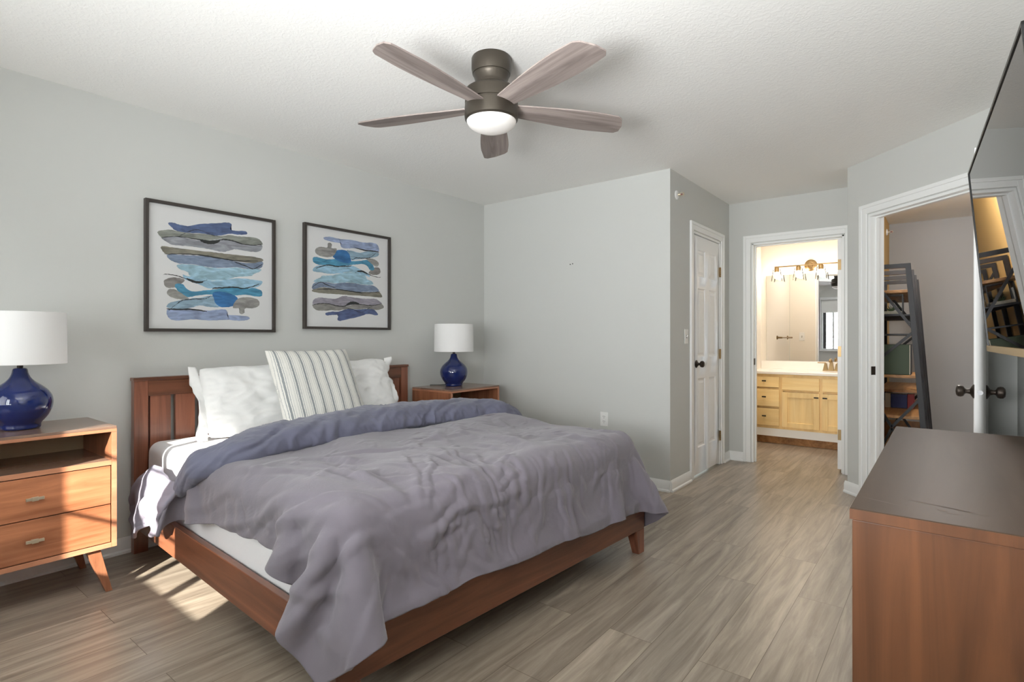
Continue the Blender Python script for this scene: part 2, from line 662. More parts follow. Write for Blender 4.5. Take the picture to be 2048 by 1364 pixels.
def wall_run(name, a, b, thick, openings, mats, label, cat='wall', zmax=H):
    """vertical wall from a to b (room side on the right of a->b), openings = [(s0, s1, z0, z1)]; mats = (room face, other face)"""
    a, b = Vector((a[0], a[1], 0)), Vector((b[0], b[1], 0))
    t = (b - a).normalized()
    nrm = Vector((t.y, -t.x, 0))
    L = (b - a).length
    xs = [0.0] + sorted(v for o in openings for v in o[:2]) + [L]
    mb = MB()

    def block(s0, s1, z0, z1):
        p = [a + t * s0, a + t * s1, a + t * s1 - nrm * thick, a + t * s0 - nrm * thick]
        mb.hexa([(q.x, q.y, z0) for q in p] + [(q.x, q.y, z1) for q in p])
    k = 0
    for i in range(len(xs) - 1):
        s0, s1 = xs[i], xs[i + 1]
        if s1 - s0 < 1e-5:
            continue
        op = [o for o in openings if abs(o[0] - s0) < 1e-6 and abs(o[1] - s1) < 1e-6]
        if op:
            _, _, z0, z1 = op[0]
            if z0 > 0:
                block(s0, s1, 0, z0)
            block(s0, s1, z1, zmax)
        else:
            block(s0, s1, 0, zmax)
    bm = mb.bm
    bmesh.ops.recalc_face_normals(bm, faces=bm.faces)
    for f in bm.faces:
        f.material_index = 1 if f.normal.dot(nrm) < -0.5 else 0
    return structure(mb.build(name, list(mats), smooth=False), label, cat)


# closet side wall (x = XC, faces +x): runs from y=YB to YN, room side is +x
CD0, CD1 = 4.46, 5.165     # closet door opening in y
wall_run('wall_closet', (XC, YB), (XC, YN), T, [(CD0 - YB, CD1 - YB, 0, 2.045)], (M['wall'], M['wall']), 'grey side wall of the passage holding the six panel door')
# bathroom wall y = YN, faces -y ; a->b must have room on its right: travel +x, right is -y
BD0, BD1 = 2.067, 2.815
wall_run('wall_bathroom', (XC - T, YN), (2.95, YN), T, [(BD0 - XC + T, BD1 - XC + T, 0, 2.045)], (M['wall'], M['bath_wall']), 'grey end wall around the bathroom doorway')
# outer corner, angled entry wall
E0 = Vector((2.912, AC - 2.912, 0))
E1 = Vector((XR, AC - XR, 0))
ED = (E1 - E0).normalized()
EL = (E1 - E0).length
EN = Vector((ED.y, -ED.x, 0))  # towards the bedroom
ES0, ES1 = 0.205, 1.015
sbox('wall_passage', (2.912, E0.y + 0.0, 0), (2.98, YN, H), M['wall'], 'short grey return wall right of the bathroom doorway', 'wall')
wall_run('wall_entry', (E0.x, E0.y), (E1.x, E1.y), 0.11, [(ES0, ES1, 0, 2.045)], (M['wall'], M['hall_grey']), 'angled grey wall around the open entry doorway')
sbox('wall_right', (XR, -0.87, 0), (XR + T, E1.y + 0.02, H), M['wall'], 'grey wall behind the television and dresser', 'wall')
# window wall
WINS = [(0.35, 1.10), (1.14, 2.06), (2.45, 3.35)]
WZ0, WZ1 = 0.87, 2.06
wall_run('wall_window', (XR, YW), (0, YW), T, [(XR - x1, XR - x0, WZ0, WZ1) for x0, x1 in WINS], (M['wall'], M['wall']), 'grey window wall seen in the bathroom mirror')

# bathroom shell
sbox('wall_bathroom_left', (1.62, YN + T, 0), (1.74, YM, H), M['bath_wall'], 'cream bathroom side wall with the towel bar', 'wall')
sbox('wall_bathroom_back', (1.62, YM, 0), (2.98, YM + T, H), M['bath_wall'], 'cream bathroom wall above the vanity', 'wall')
sbox('wall_bathroom_right', (2.90, YN + T, 0), (2.975, YM, H), M['bath_wall'], 'cream bathroom wall behind the open door', 'wall')
# hall shell
sbox('wall_hall_left', (2.975, YN + 0.0, 0), (2.99, 7.5, H), M['hall_tan'], 'tan hall wall behind the ladder bookcase', 'wall')
sbox('wall_hall_back', (2.975, 7.5, 0), (4.75, 7.62, H), M['hall_grey'], 'mauve grey wall at the end of the hall', 'wall')
sbox('wall_hall_right', (4.63, 3.9, 0), (4.75, 7.5, H), M['hall_grey'])
sbox('wall_hall_front', (XR + 0.02, 3.8, 0), (4.75, 3.92, H), M['hall_grey'])


# baseboards
def baseboard(name, a, b, h=0.085, d=0.014, label=None):
    a, b = Vector((a[0], a[1], 0)), Vector((b[0], b[1], 0))
    t = (b - a).normalized()
    nrm = Vector((t.y, -t.x, 0))
    mb = MB()
    prof = [(0, 0), (d + 0.008, 0), (d + 0.008, 0.012), (d, 0.02), (d, h - 0.02), (d * 0.55, h - 0.006), (d * 0.4, h), (0, h)]
    rows = []
    for p in (a, b):
        rows.append([p + nrm * q + Vector((0, 0, z)) for q, z in prof])
    va = [mb.bm.verts.new(q) for q in rows[0]]
    vb = [mb.bm.verts.new(q) for q in rows[1]]
    k = len(prof)
    for i in range(k):
        j = (i + 1) % k
        mb.bm.faces.new((va[i], va[j], vb[j], vb[i]))
    mb.bm.faces.new(va)
    mb.bm.faces.new(list(reversed(vb)))
    return structure(mb.build(name, M['trim']), label or 'white baseboard', 'baseboard')


baseboard('baseboard_left', (0, YW), (0, YB), label='white baseboard along the wall behind the bed')
baseboard('baseboard_back', (0, YB), (XC, YB), label='white baseboard along the wall beside the far nightstand')
baseboard('baseboard_closet', (XC, YB - 0.0), (XC, CD0 - 0.072), label='white baseboard left of the six panel door')
baseboard('baseboard_bathroom', (XC, YN), (1.995, YN), label='white baseboard left of the bathroom doorway')
baseboard('baseboard_closet_end', (XC, CD1 + 0.068), (XC, YN), label='white baseboard right of the six panel door')
p = E0 + ED * (ES0 - 0.075)
baseboard('baseboard_entry', (E0.x - 0.014, E0.y + 0.014), (p.x, p.y), label='white baseboard left of the entry doorway')
baseboard('baseboard_right', (XR, E1.y), (XR, YW), label='white baseboard along the television wall')


def casing_frame(name, o, t, nrm, s0, s1, z1, depth, label, width=0.066, thick=0.017, strike=None, jamb_only=False):
    """door casing with stepped profile and the jamb lining; o = origin on the wall face, t = along, nrm = to the viewer"""
    o, t, nrm = Vector(o), Vector(t), Vector(nrm)
    mb = MB()

    def blk(sa, sb, za, zb, da, db):
        pts = []
        for z in (za, zb):
            for s, d in ((sa, da), (sb, da), (sb, db), (sa, db)):
                q = o + t * s + nrm * d
                pts.append((q.x, q.y, z))
        mb.hexa(pts)
    rv = 0.006
    # two steps: outer thick band, inner thin band
    for (wa, wb, th) in ((0.0, width * 0.62, thick * 0.72), (width * 0.62, width, thick)):
        blk(s0 - rv - wb, s0 - rv - wa, 0, z1 + rv + wb, 0, th)
        blk(s1 + rv + wa, s1 + rv + wb, 0, z1 + rv + wb, 0, th)
        blk(s0 - rv - wa, s1 + rv + wa, z1 + rv + wa, z1 + rv + wb, 0, th)
    # jamb lining
    jt = 0.018
    blk(s0 - 0.001, s0 + jt, 0, z1, -depth, 0.001)
    blk(s1 - jt, s1 + 0.001, 0, z1, -depth, 0.001)
    blk(s0, s1, z1 - jt, z1 + 0.001, -depth, 0.001)
    # stops
    blk(s0 + jt, s0 + jt + 0.011, 0, z1 - jt, -depth * 0.62, -depth * 0.35)
    blk(s1 - jt - 0.011, s1 - jt, 0, z1 - jt, -depth * 0.62, -depth * 0.35)
    blk(s0 + jt, s1 - jt, z1 - jt - 0.011, z1 - jt, -depth * 0.62, -depth * 0.35)
    ob = structure(mb.build(name, M['trim'], bevel=0.0025), label, 'door casing')
    if strike is not None:
        q = o + t * (s0 + jt) - nrm * 0.03
        sb = MB()
        pts = []
        for z in (strike - 0.03, strike + 0.03):
            for s, d in ((-0.001, -0.018), (0.004, -0.018), (0.004, 0.022), (-0.001, 0.022)):
                w = q + t * s + nrm * d
                pts.append((w.x, w.y, z))
        sb.hexa(pts)
        sb.build('strike_plate', M['bronze'], ob, bevel=0.001)
    return ob


casing_frame('trim_1', (XC, 0, 0), (0, 1, 0), (1, 0, 0), CD0, CD1, 2.045, T, 'white casing around the closed six panel door')
casing_frame('trim_2', (0, YN, 0), (1, 0, 0), (0, -1, 0), BD0, BD1, 2.045, T, 'white casing around the bathroom doorway', strike=0.94)
casing_frame('trim_3', E0, ED, EN, ES0, ES1, 2.045, 0.11, 'white casing around the angled entry doorway', strike=0.93)


# ------------------------------------------------------------------ doors
def panel_door(name, w, h, label, th=0.035):
    """six panel slab in local coords: x 0..w, y -th..0 (front at y=0 facing -y... both faces moulded), z 0..h"""
    mb = MB()
    st, mid = 0.105, 0.10
    xa = [0, st, (w - mid) / 2, (w + mid) / 2, w - st, w]
    za = [0, 0.22, 0.80, 0.98, 1.56, 1.66, h - 0.115, h]
    holes = [(1, 1), (3, 1), (1, 3), (3, 3), (1, 5), (3, 5)]
    for i in range(5):
        for j in range(7):
            if (i, j) in holes:
                continue
            mb.box((xa[i], 0, za[j]), (xa[i + 1], th, za[j + 1]))
    bm = mb.bm
    bmesh.ops.remove_doubles(bm, verts=bm.verts, dist=1e-5)
    # delete internal faces (shared)
    seen = {}
    for f in bm.faces:
        seen.setdefault(tuple(sorted(v.index for v in f.verts)), []).append(f)
    bm.verts.index_update()
    seen = {}
    for f in list(bm.faces):
        seen.setdefault(tuple(sorted(v.index for v in f.verts)), []).append(f)
    dele = [f for fs in seen.values() if len(fs) > 1 for f in fs]
    bmesh.ops.delete(bm, geom=dele, context='FACES')
    for i, j in holes:
        x0, x1, z0, z1 = xa[i], xa[i + 1], za[j], za[j + 1]
        for side in (0, 1):
            y = 0 if side == 0 else th
            d = 1 if side == 0 else -1

            def ring(ins, dep):
                return [(x0 + ins, y + d * dep, z0 + ins), (x1 - ins, y + d * dep, z0 + ins), (x1 - ins, y + d * dep, z1 - ins), (x0 + ins, y + d * dep, z1 - ins)]
            rs = [ring(0, 0), ring(0.008, 0.0075), ring(0.022, 0.0085), ring(0.042, 0.002)]
            for a, b in zip(rs[:-1], rs[1:]):
                for k in range(4):
                    q = (k + 1) % 4
                    mb.poly([a[k], a[q], b[q], b[k]])
            mb.poly(rs[-1])
    return structure(mb.build(name, M['door'], angle=25), label, 'door')


def knob_set(parent, x, z, th, both=True, mm=None):
    mm = mm or M['bronze']
    for y, d in (((0, -1), (th, 1)) if both else ((0, -1),)):
        mb = MB()
        prof = [(0.0, 0.0), (0.031, 0.0), (0.033, 0.004), (0.026, 0.009), (0.013, 0.016), (0.010, 0.028), (0.012, 0.034), (0.024, 0.040), (0.0275, 0.050),
                (0.026, 0.060), (0.018, 0.067), (0.001, 0.069)]
        mb.lathe([(r, d * q) for r, q in prof], 28, (x, y, z), 'Y', cap=False)
        mb.build('door_knob', mm, parent)


def hinge(parent, lo, hi, mm, knuckle):
    mb = MB().box(lo, hi)
    kx, ky, r = knuckle
    for i in range(5):
        z0 = lo[2] + (hi[2] - lo[2]) * i / 5
        z1 = lo[2] + (hi[2] - lo[2]) * (i + 1) / 5
        mb.lathe([(r, z0 + 0.0006), (r, z1 - 0.0006)], 12, (kx, ky, 0), 'Z')
    mb.build('hinge', mm, parent)


# closed closet door: local x -> world +y, local y(into slab) -> world -x ; put its root at (XC-0.003, CD0+.02)
cw = CD1 - CD0 - 0.042
d1 = panel_door('door_1', cw, 2.0, 'white six panel door with dark knob, closed')
d1.location = (XC - 0.004, CD0 + 0.021, 0.02)
d1.rotation_euler = (0, 0, PI / 2)
knob_set(d1, 0.062, 0.925, 0.035, both=False)
for z in (0.20, 0.95, 1.70):
    hinge(d1, (cw - 0.004, -0.006, z), (cw + 0.012, 0.0, z + 0.09), M['brass'], (cw + 0.004, -0.008, 0.006))

# bathroom door: swung open into the bathroom, hinge edge faces the bedroom
d2 = panel_door('door_2', 0.70, 2.0, 'white bathroom door swung open, hinge edge showing', 0.035)
d2.location = (BD1 - 0.022, YN + 0.055, 0.03)
d2.rotation_euler = (0, 0, R(90 + 1))
for z in (0.25, 0.97, 1.72):
    hinge(d2, (-0.003, 0.003, z), (0.0, 0.033, z + 0.09), M['brass'], (-0.004, -0.004, 0.006))
knob_set(d2, 0.64, 0.92, 0.035)

# entry door, swung fully open towards the right wall
hx, hy = 3.622, 4.075
lx, ly = 3.596, 3.27
el = math.hypot(hx - lx, hy - ly)
d3 = panel_door('door_3', el, 2.0, 'white entry door swung wide open beside the dresser', 0.040)
d3.location = (hx, hy, 0.03)
d3.rotation_euler = (0, 0, math.atan2(ly - hy, lx - hx))
knob_set(d3, el - 0.062, 0.885, 0.040)
mb = MB().lathe([(0.0, 0), (0.0105, 0), (0.0105, 0.0015), (0.0, 0.0015)], 20, (el, 0.02, 0.885), 'X', cap=False)
mb.build('latch', M['latch'], d3)


# ------------------------------------------------------------------ windows
def window(n, x0, x1, label, bars, shade, right_shade=None):
    fr = MB()
    y0, y1 = YW - 0.09, YW - 0.045
    f = 0.035
    fr.box((x0, y0, WZ0), (x0 + f, y1, WZ1)).box((x1 - f, y0, WZ0), (x1, y1, WZ1)).box((x0 + f, y0, WZ0), (x1 - f, y1, WZ0 + f)).box((x0 + f, y0, WZ1 - f), (x1 - f, y1, WZ1))
    c = 0.06
    yc = YW
    fr.box((x0 - c, yc, WZ0 - 0.02), (x0, yc + 0.016, WZ1 + c)).box((x1, yc, WZ0 - 0.02), (x1 + c * 0.33, yc + 0.016, WZ1 + c)).box((x0, yc, WZ1), (x1, yc + 0.016, WZ1 + c))
    w = structure(fr.build(f'window_{n}', M['vinyl'], bevel=0.003), label, 'window')
    MB().box((x0 - c, YW - 0.045, WZ0 - 0.03), (x1 + c * 0.33, YW + 0.035, WZ0)).build('window_sill', M['trim'], w, bevel=0.004)
    MB().box((x0 + f, y0 + 0.02, WZ0 + f), (x1 - f, y0 + 0.024, WZ1 - f)).build('window_pane', M['glass'], w)
    for a, b in bars:
        MB().box((a, y0 + 0.004, WZ0 + f), (b, y1 - 0.002, WZ1 - f)).build('sash_bar', M['sash'] if b - a > 0.045 else M['vinyl'], w)
    for k in range(1, 4):
        z = WZ0 + (WZ1 - WZ0) * k / 4
        MB().box((x0 + f, y0 + 0.016, z - 0.008), (x1 - f, y0 + 0.03, z + 0.008)).build('muntin', M['vinyl'], w)
    for (a, b, zb) in shade:
        MB().box((a, YW - 0.04, zb), (b, YW - 0.036, WZ1 - 0.01)).build('roller_blind', M['blind'], w)
    return w


window(1, 0.35, 1.10, 'bedroom window with lowered white blind', [(0.715, 0.735)], [(0.36, 1.09, WZ0 + 0.01)])
window(2, 1.14, 2.06, 'bedroom window with half raised white blinds', [(1.18, 1.245), (1.375, 1.415), (1.655, 1.70)], [(1.15, 1.66, 1.76), (1.69, 2.05, 1.03)])
window(3, 2.45, 3.35, 'added window with lowered white blind behind the camera, for fill light', [(2.885, 2.915)], [(2.46, 3.34, WZ0 + 0.01)])  # unseen window added to bring fill light to the right side


# ------------------------------------------------------------------ bed frame
BO = Vector((0.075, 1.05, 0))
BR = R(-3.2)
bed = thing('bed_frame', 'red brown wooden bed frame with slatted headboard', 'bed', BO, BR)
# headboard stands flush to the wall: rotated back against the frame's slight skew
hbm = Matrix.Rotation(-BR, 4, 'Z')


def hb(name, mb, m, bevel=0.003):
    return mb.build(name, m, bed, bevel, rot=(0, 0, -BR))


hb('headboard_post', MB().box((-0.045, 0.004, 0), (0.0, 0.072, 0.930)), M['bed_wood_v'])
hb('headboard_post', MB().box((-0.045, 1.848, 0), (0.0, 1.916, 0.930)), M['bed_wood_v'])
hb('headboard_rail', MB().box((-0.043, 0.072, 0.845), (-0.004, 1.848, 0.930)), M['bed_wood_y'])
hb('headboard_rail', MB().box((-0.043, 0.072, 0.30), (-0.004, 1.848, 0.42)), M['bed_wood_y'])
hb('headboard_cap', MB().box((-0.050, 0.0, 0.930), (0.006, 1.920, 0.948)), M['bed_wood_y'])
ns = 14
pitch = (1.848 - 0.072 + 0.0) / ns
for i in range(ns):
    y0 = 0.072 + 0.0115 + i * pitch
    hb('headboard_slat', MB().box((-0.036, y0, 0.42), (-0.012, y0 + pitch - 0.023, 0.845)), M['bed_wood_v'], 0.002)
FL, FW = 2.03, 1.86
rail = lambda lo, hi, m: MB().box(lo, hi).build('side_rail', m, bed, 0.004)
rail((0.005, 0.015, 0.135), (FL - 0.03, 0.045, 0.285), M['bed_wood'])
rail((0.005, FW - 0.045, 0.135), (FL - 0.03, FW - 0.015, 0.285), M['bed_wood'])
MB().box((FL - 0.03, 0.0, 0.13), (FL, FW, 0.295)).build('foot_rail', M['bed_wood_y'], bed, 0.004)
for t in (0.0, FW):
    sgn = 1 if t == 0 else -1
    a, b = (t, t + sgn * 0.085)
    a2, b2 = (t, t + sgn * 0.06)
    x0 = FL - 0.03
    p = [(x0 - 0.012, min(a2, b2), 0), (FL - 0.001, min(a2, b2), 0), (FL - 0.001, max(a2, b2), 0), (x0 - 0.012, max(a2, b2), 0),
         (x0 - 0.035, min(a, b), 0.13), (FL - 0.001, min(a, b), 0.13), (FL - 0.001, max(a, b), 0.13), (x0 - 0.035, max(a, b), 0.13)]
    MB().hexa(p).build('leg', M['bed_wood_v'], bed, 0.003)
for s in (0.9, 1.4):
    MB().box((s, FW / 2 - 0.03, 0), (s + 0.06, FW / 2 + 0.03, 0.2)).build('centre_leg', M['bed_wood_v'], bed, 0.003)
for i in range(12):
    s = 0.08 + i * 0.165
    MB().box((s, 0.045, 0.205), (s + 0.07, FW - 0.045, 0.225)).build('bed_slat', M['bed_wood_y'], bed)


def n3(x, y, z=0.0, s=1.0):
    return mnoise.noise(Vector((x * s, y * s, z)))


# mattress with fitted white sheet
def superbox(cx, cy, cz, hx, hy, hz, nx, ny, nz, k, wob):
    """rounded box as a cube-sphere style mesh"""
    bm = bmesh.new()
    vd = {}

    def vert(u, v, w):
        key = (round(u, 5), round(v, 5), round(w, 5))
        if key not in vd:
            p = np.array([u * hx, v * hy, w * hz])
            q = np.clip(p, [-hx + k, -hy + k, -hz + k], [hx - k, hy - k, hz - k])
            d = p - q
            L = np.linalg.norm(d)
            p = q + d / L * k if L > 1e-9 else p
            p = wob(p)
            vd[key] = bm.verts.new((p[0] + cx, p[1] + cy, p[2] + cz))
        return vd[key]
    def ax(n, half):
        e = 1.3 * k / half
        m = 8
        return [-1 + e * (i / m) for i in range(m)] + [-1 + e + (2 - 2 * e) * i / (n - 2 * m) for i in range(n - 2 * m + 1)] + [1 - e + e * (i / m) for i in range(1, m + 1)]
    U, V, W = ax(nx, hx), ax(ny, hy), ax(nz, hz)
    for i in range(nx):
        for j in range(ny):
            for w in (-1, 1):
                bm.faces.new([vert(U[i], V[j], w), vert(U[i + 1], V[j], w), vert(U[i + 1], V[j + 1], w), vert(U[i], V[j + 1], w)])
    for i in range(nx):
        for j in range(nz):
            for v in (-1, 1):
                bm.faces.new([vert(U[i], v, W[j]), vert(U[i + 1], v, W[j]), vert(U[i + 1], v, W[j + 1]), vert(U[i], v, W[j + 1])])
    for i in range(ny):
        for j in range(nz):
            for u in (-1, 1):
                bm.faces.new([vert(u, V[i], W[j]), vert(u, V[i + 1], W[j]), vert(u, V[i + 1], W[j + 1]), vert(u, V[i], W[j + 1])])
    mb = MB()
    mb.bm.free()
    mb.bm = bm
    return mb


def mwob(p):
    z = p[2]
    p = p.copy()
    p[2] += 0.006 * n3(p[0], p[1], 1.0, 3.0) * (1 if z > 0 else 0.1)
    if abs(p[1]) > 0.8:
        p[1] += 0.005 * min(1, (abs(p[1]) - 0.8) / 0.06) * n3(p[0] * 3, p[2] * 2, 2.0, 4.0) * np.sign(p[1])
    return p


mattress = superbox(0.995, 0.930, 0.415, 0.985, 0.872, 0.187, 76, 70, 24, 0.055, mwob).build('mattress', M['sheet'], angle=80)
mattress.location = BO
mattress.rotation_euler = (0, 0, BR)
tag(mattress, 'white sheeted mattress lying in the wooden bed frame', 'mattress')


# ------------------------------------------------------------------ duvet: position based cloth draped over the bed
def drape():
    rng = np.random.RandomState(4)
    nu, nv = 100, 132
    W_ = np.linspace(0, 1, nu)
    T_ = np.linspace(-0.22, FW + 0.30, nv)
    sm = 0.86 - 0.40 * np.clip((0.16 - T_) / 0.38, 0, 1) ** 1.2 * 0.85
    s_end = 2.33 - 0.02 * np.sin(T_ * 3 + 0.4) - 0.10 * np.clip((0.05 - T_) / 0.27, 0, 1) ** 1.6 - 0.13 * np.clip((T_ - FW + 0.05) / 0.35, 0, 1) ** 1.6
    S = sm[None, :] + W_[:, None] * (s_end - sm)[None, :]
    Tt = np.repeat(T_[None, :], nu, 0)
    sm_ = np.clip((S - 1.5) / 0.6, 0, 1)
    k_ = 1 + 0.10 * sm_ * sm_ * (3 - 2 * sm_) - 0.27 * np.clip((S - 0.7) / 0.35, 0, 1) * np.clip((1.85 - S) / 0.4, 0, 1)
    Tt = np.where(Tt < 0.05, 0.05 - (0.05 - Tt) * k_, Tt)
    k_ = 1 + 0.08 * sm_ ** 4
    Tt = np.where(Tt > FW - 0.05, FW - 0.05 + (Tt - FW + 0.05) * k_, Tt)
    # rest lengths come from the flat layout, a little larger than the room it gets: it wrinkles
    rest = np.stack([S * 1.0, Tt * 1.0, np.zeros_like(S)], -1)
    P = rest.copy()
    P[..., 0] = 0.86 + (P[..., 0] - 0.86) * 0.975
    P[..., 1] = 0.93 + (P[..., 1] - 0.93) * 0.975

    def smooth_noise(scale, amp, seed):
        q = np.zeros((nu, nv))
        for i in range(nu):
            for j in range(nv):
                q[i, j] = mnoise.noise(Vector((S[i, j] * scale, Tt[i, j] * scale, seed)))
        return q * amp
    P[..., 2] = 0.70 + smooth_noise(5.0, 0.03, 3.1) + smooth_noise(14.0, 0.012, 7.7)
    lump = smooth_noise(3.2, 0.032, 11.3) + 0.006
    V = np.zeros_like(P)

    cons = []

    def add(di, dj, stiff):
        i0 = slice(0, nu - di)
        for par in (0, 1):
            if di > 0 and dj == 0:
                a = np.arange(nu - di)
                # colour by blocks so that no vertex is touched twice
                sel = a[(a // di) % 2 == par]
                ia, ja = np.meshgrid(sel, np.arange(nv), indexing='ij')
                ib, jb = ia + di, ja
            elif dj > 0 and di == 0:
                a = np.arange(nv - dj)
                sel = a[(a // dj) % 2 == par]
                ia, ja = np.meshgrid(np.arange(nu), sel, indexing='ij')
                ib, jb = ia, ja + dj
            else:
                a = np.arange(nu - 1)
                sel = a[a % 2 == par]
                js = np.arange(nv - 1)
                ia, ja = np.meshgrid(sel, js, indexing='ij')
                if dj > 0:
                    ib, jb = ia + 1, ja + 1
                else:
                    ja = ja + 1
                    ib, jb = ia + 1, ja - 1
            A = (ia * nv + ja).ravel()
            B = (ib * nv + jb).ravel()
            L = np.linalg.norm(rest.reshape(-1, 3)[A] - rest.reshape(-1, 3)[B], axis=1)
            cons.append((A, B, L, stiff))
    add(1, 0, 0.9)
    add(0, 1, 0.9)
    add(1, 1, 0.35)
    add(1, -1, 0.35)
    add(2, 0, 0.22)
    add(0, 2, 0.22)
    add(4, 0, 0.10)
    add(0, 4, 0.10)
    nc = len(cons)
    for k in (8, 20):
        add(k, 0, 0.9)
        add(0, k, 0.9)
    X = P.reshape(-1, 3)
    Vv = V.reshape(-1, 3)
    lumpf = lump.ravel()
    boxes = [(np.array([-2.0, 0.035, -2.0]), np.array([2.0, FW - 0.03, 0.632]), 0.085, True),
             (np.array([-2.0, -0.012, -2.0]), np.array([FL + 0.018, FW + 0.012, 0.305]), 0.012, False)]
    off = 0.012
    dt = 1 / 200.0
    for step in range(520):
        Vv *= 0.988
        Vv[:, 2] -= 9.8 * dt
        prev = X.copy()
        X = X + Vv * dt
        for it in range(3):
            for ci, (A, B, L, k) in enumerate(cons):
                d = X[B] - X[A]
                ln = np.sqrt((d * d).sum(1)) + 1e-9
                st = (ln - L) / ln * 0.5 * k
                if ci >= nc:
                    st = np.maximum(st, 0)
                c = st[:, None] * d
                X[A] += c
                X[B] -= c
            for lo, hi, r, puff in boxes:
                h2 = hi.copy()
                q = np.clip(X, lo + r, h2 - r)
                d = X - q
                if puff:
                    top = np.clip((X[:, 2] - 0.5) / 0.1, 0, 1)
                    rr = r + off + lumpf * top
                else:
                    rr = r + off
                ln = np.sqrt((d * d).sum(1))
                inside = ln < rr
                ok = inside & (ln > 1e-7)
                n = d[ok] / ln[ok][:, None]
                tgt = q[ok] + n * (rr[ok] if puff else rr)[:, None] if puff else q[ok] + n * rr
                X[ok] = tgt
                deep = inside & (ln <= 1e-7)
                if deep.any():
                    # push out along the nearest face
                    xd = X[deep]
                    dist = np.stack([h2[0] - xd[:, 0], xd[:, 1] - lo[1], h2[1] - xd[:, 1], h2[2] - xd[:, 2]], 1)
                    w = dist.argmin(1)
                    xd[w == 0, 0] = h2[0]
                    xd[w == 1, 1] = lo[1]
                    xd[w == 2, 1] = h2[1]
                    xd[w == 3, 2] = h2[2]
                    X[deep] = xd
                # friction
                mv = X[inside] - prev[inside]
                X[inside] = prev[inside] + mv * np.array([0.3, 0.3, 1.0]) if it == 2 else X[inside]
            X[:, 2] = np.maximum(X[:, 2], 0.012)
        Vv = (X - prev) / dt
        sp = np.sqrt((Vv * Vv).sum(1))
        Vv *= np.minimum(1, 2.5 / (sp + 1e-9))[:, None]
    return X.reshape(nu, nv, 3), S, Tt


DX, DS, DT = drape()
nu, nv = DX.shape[:2]


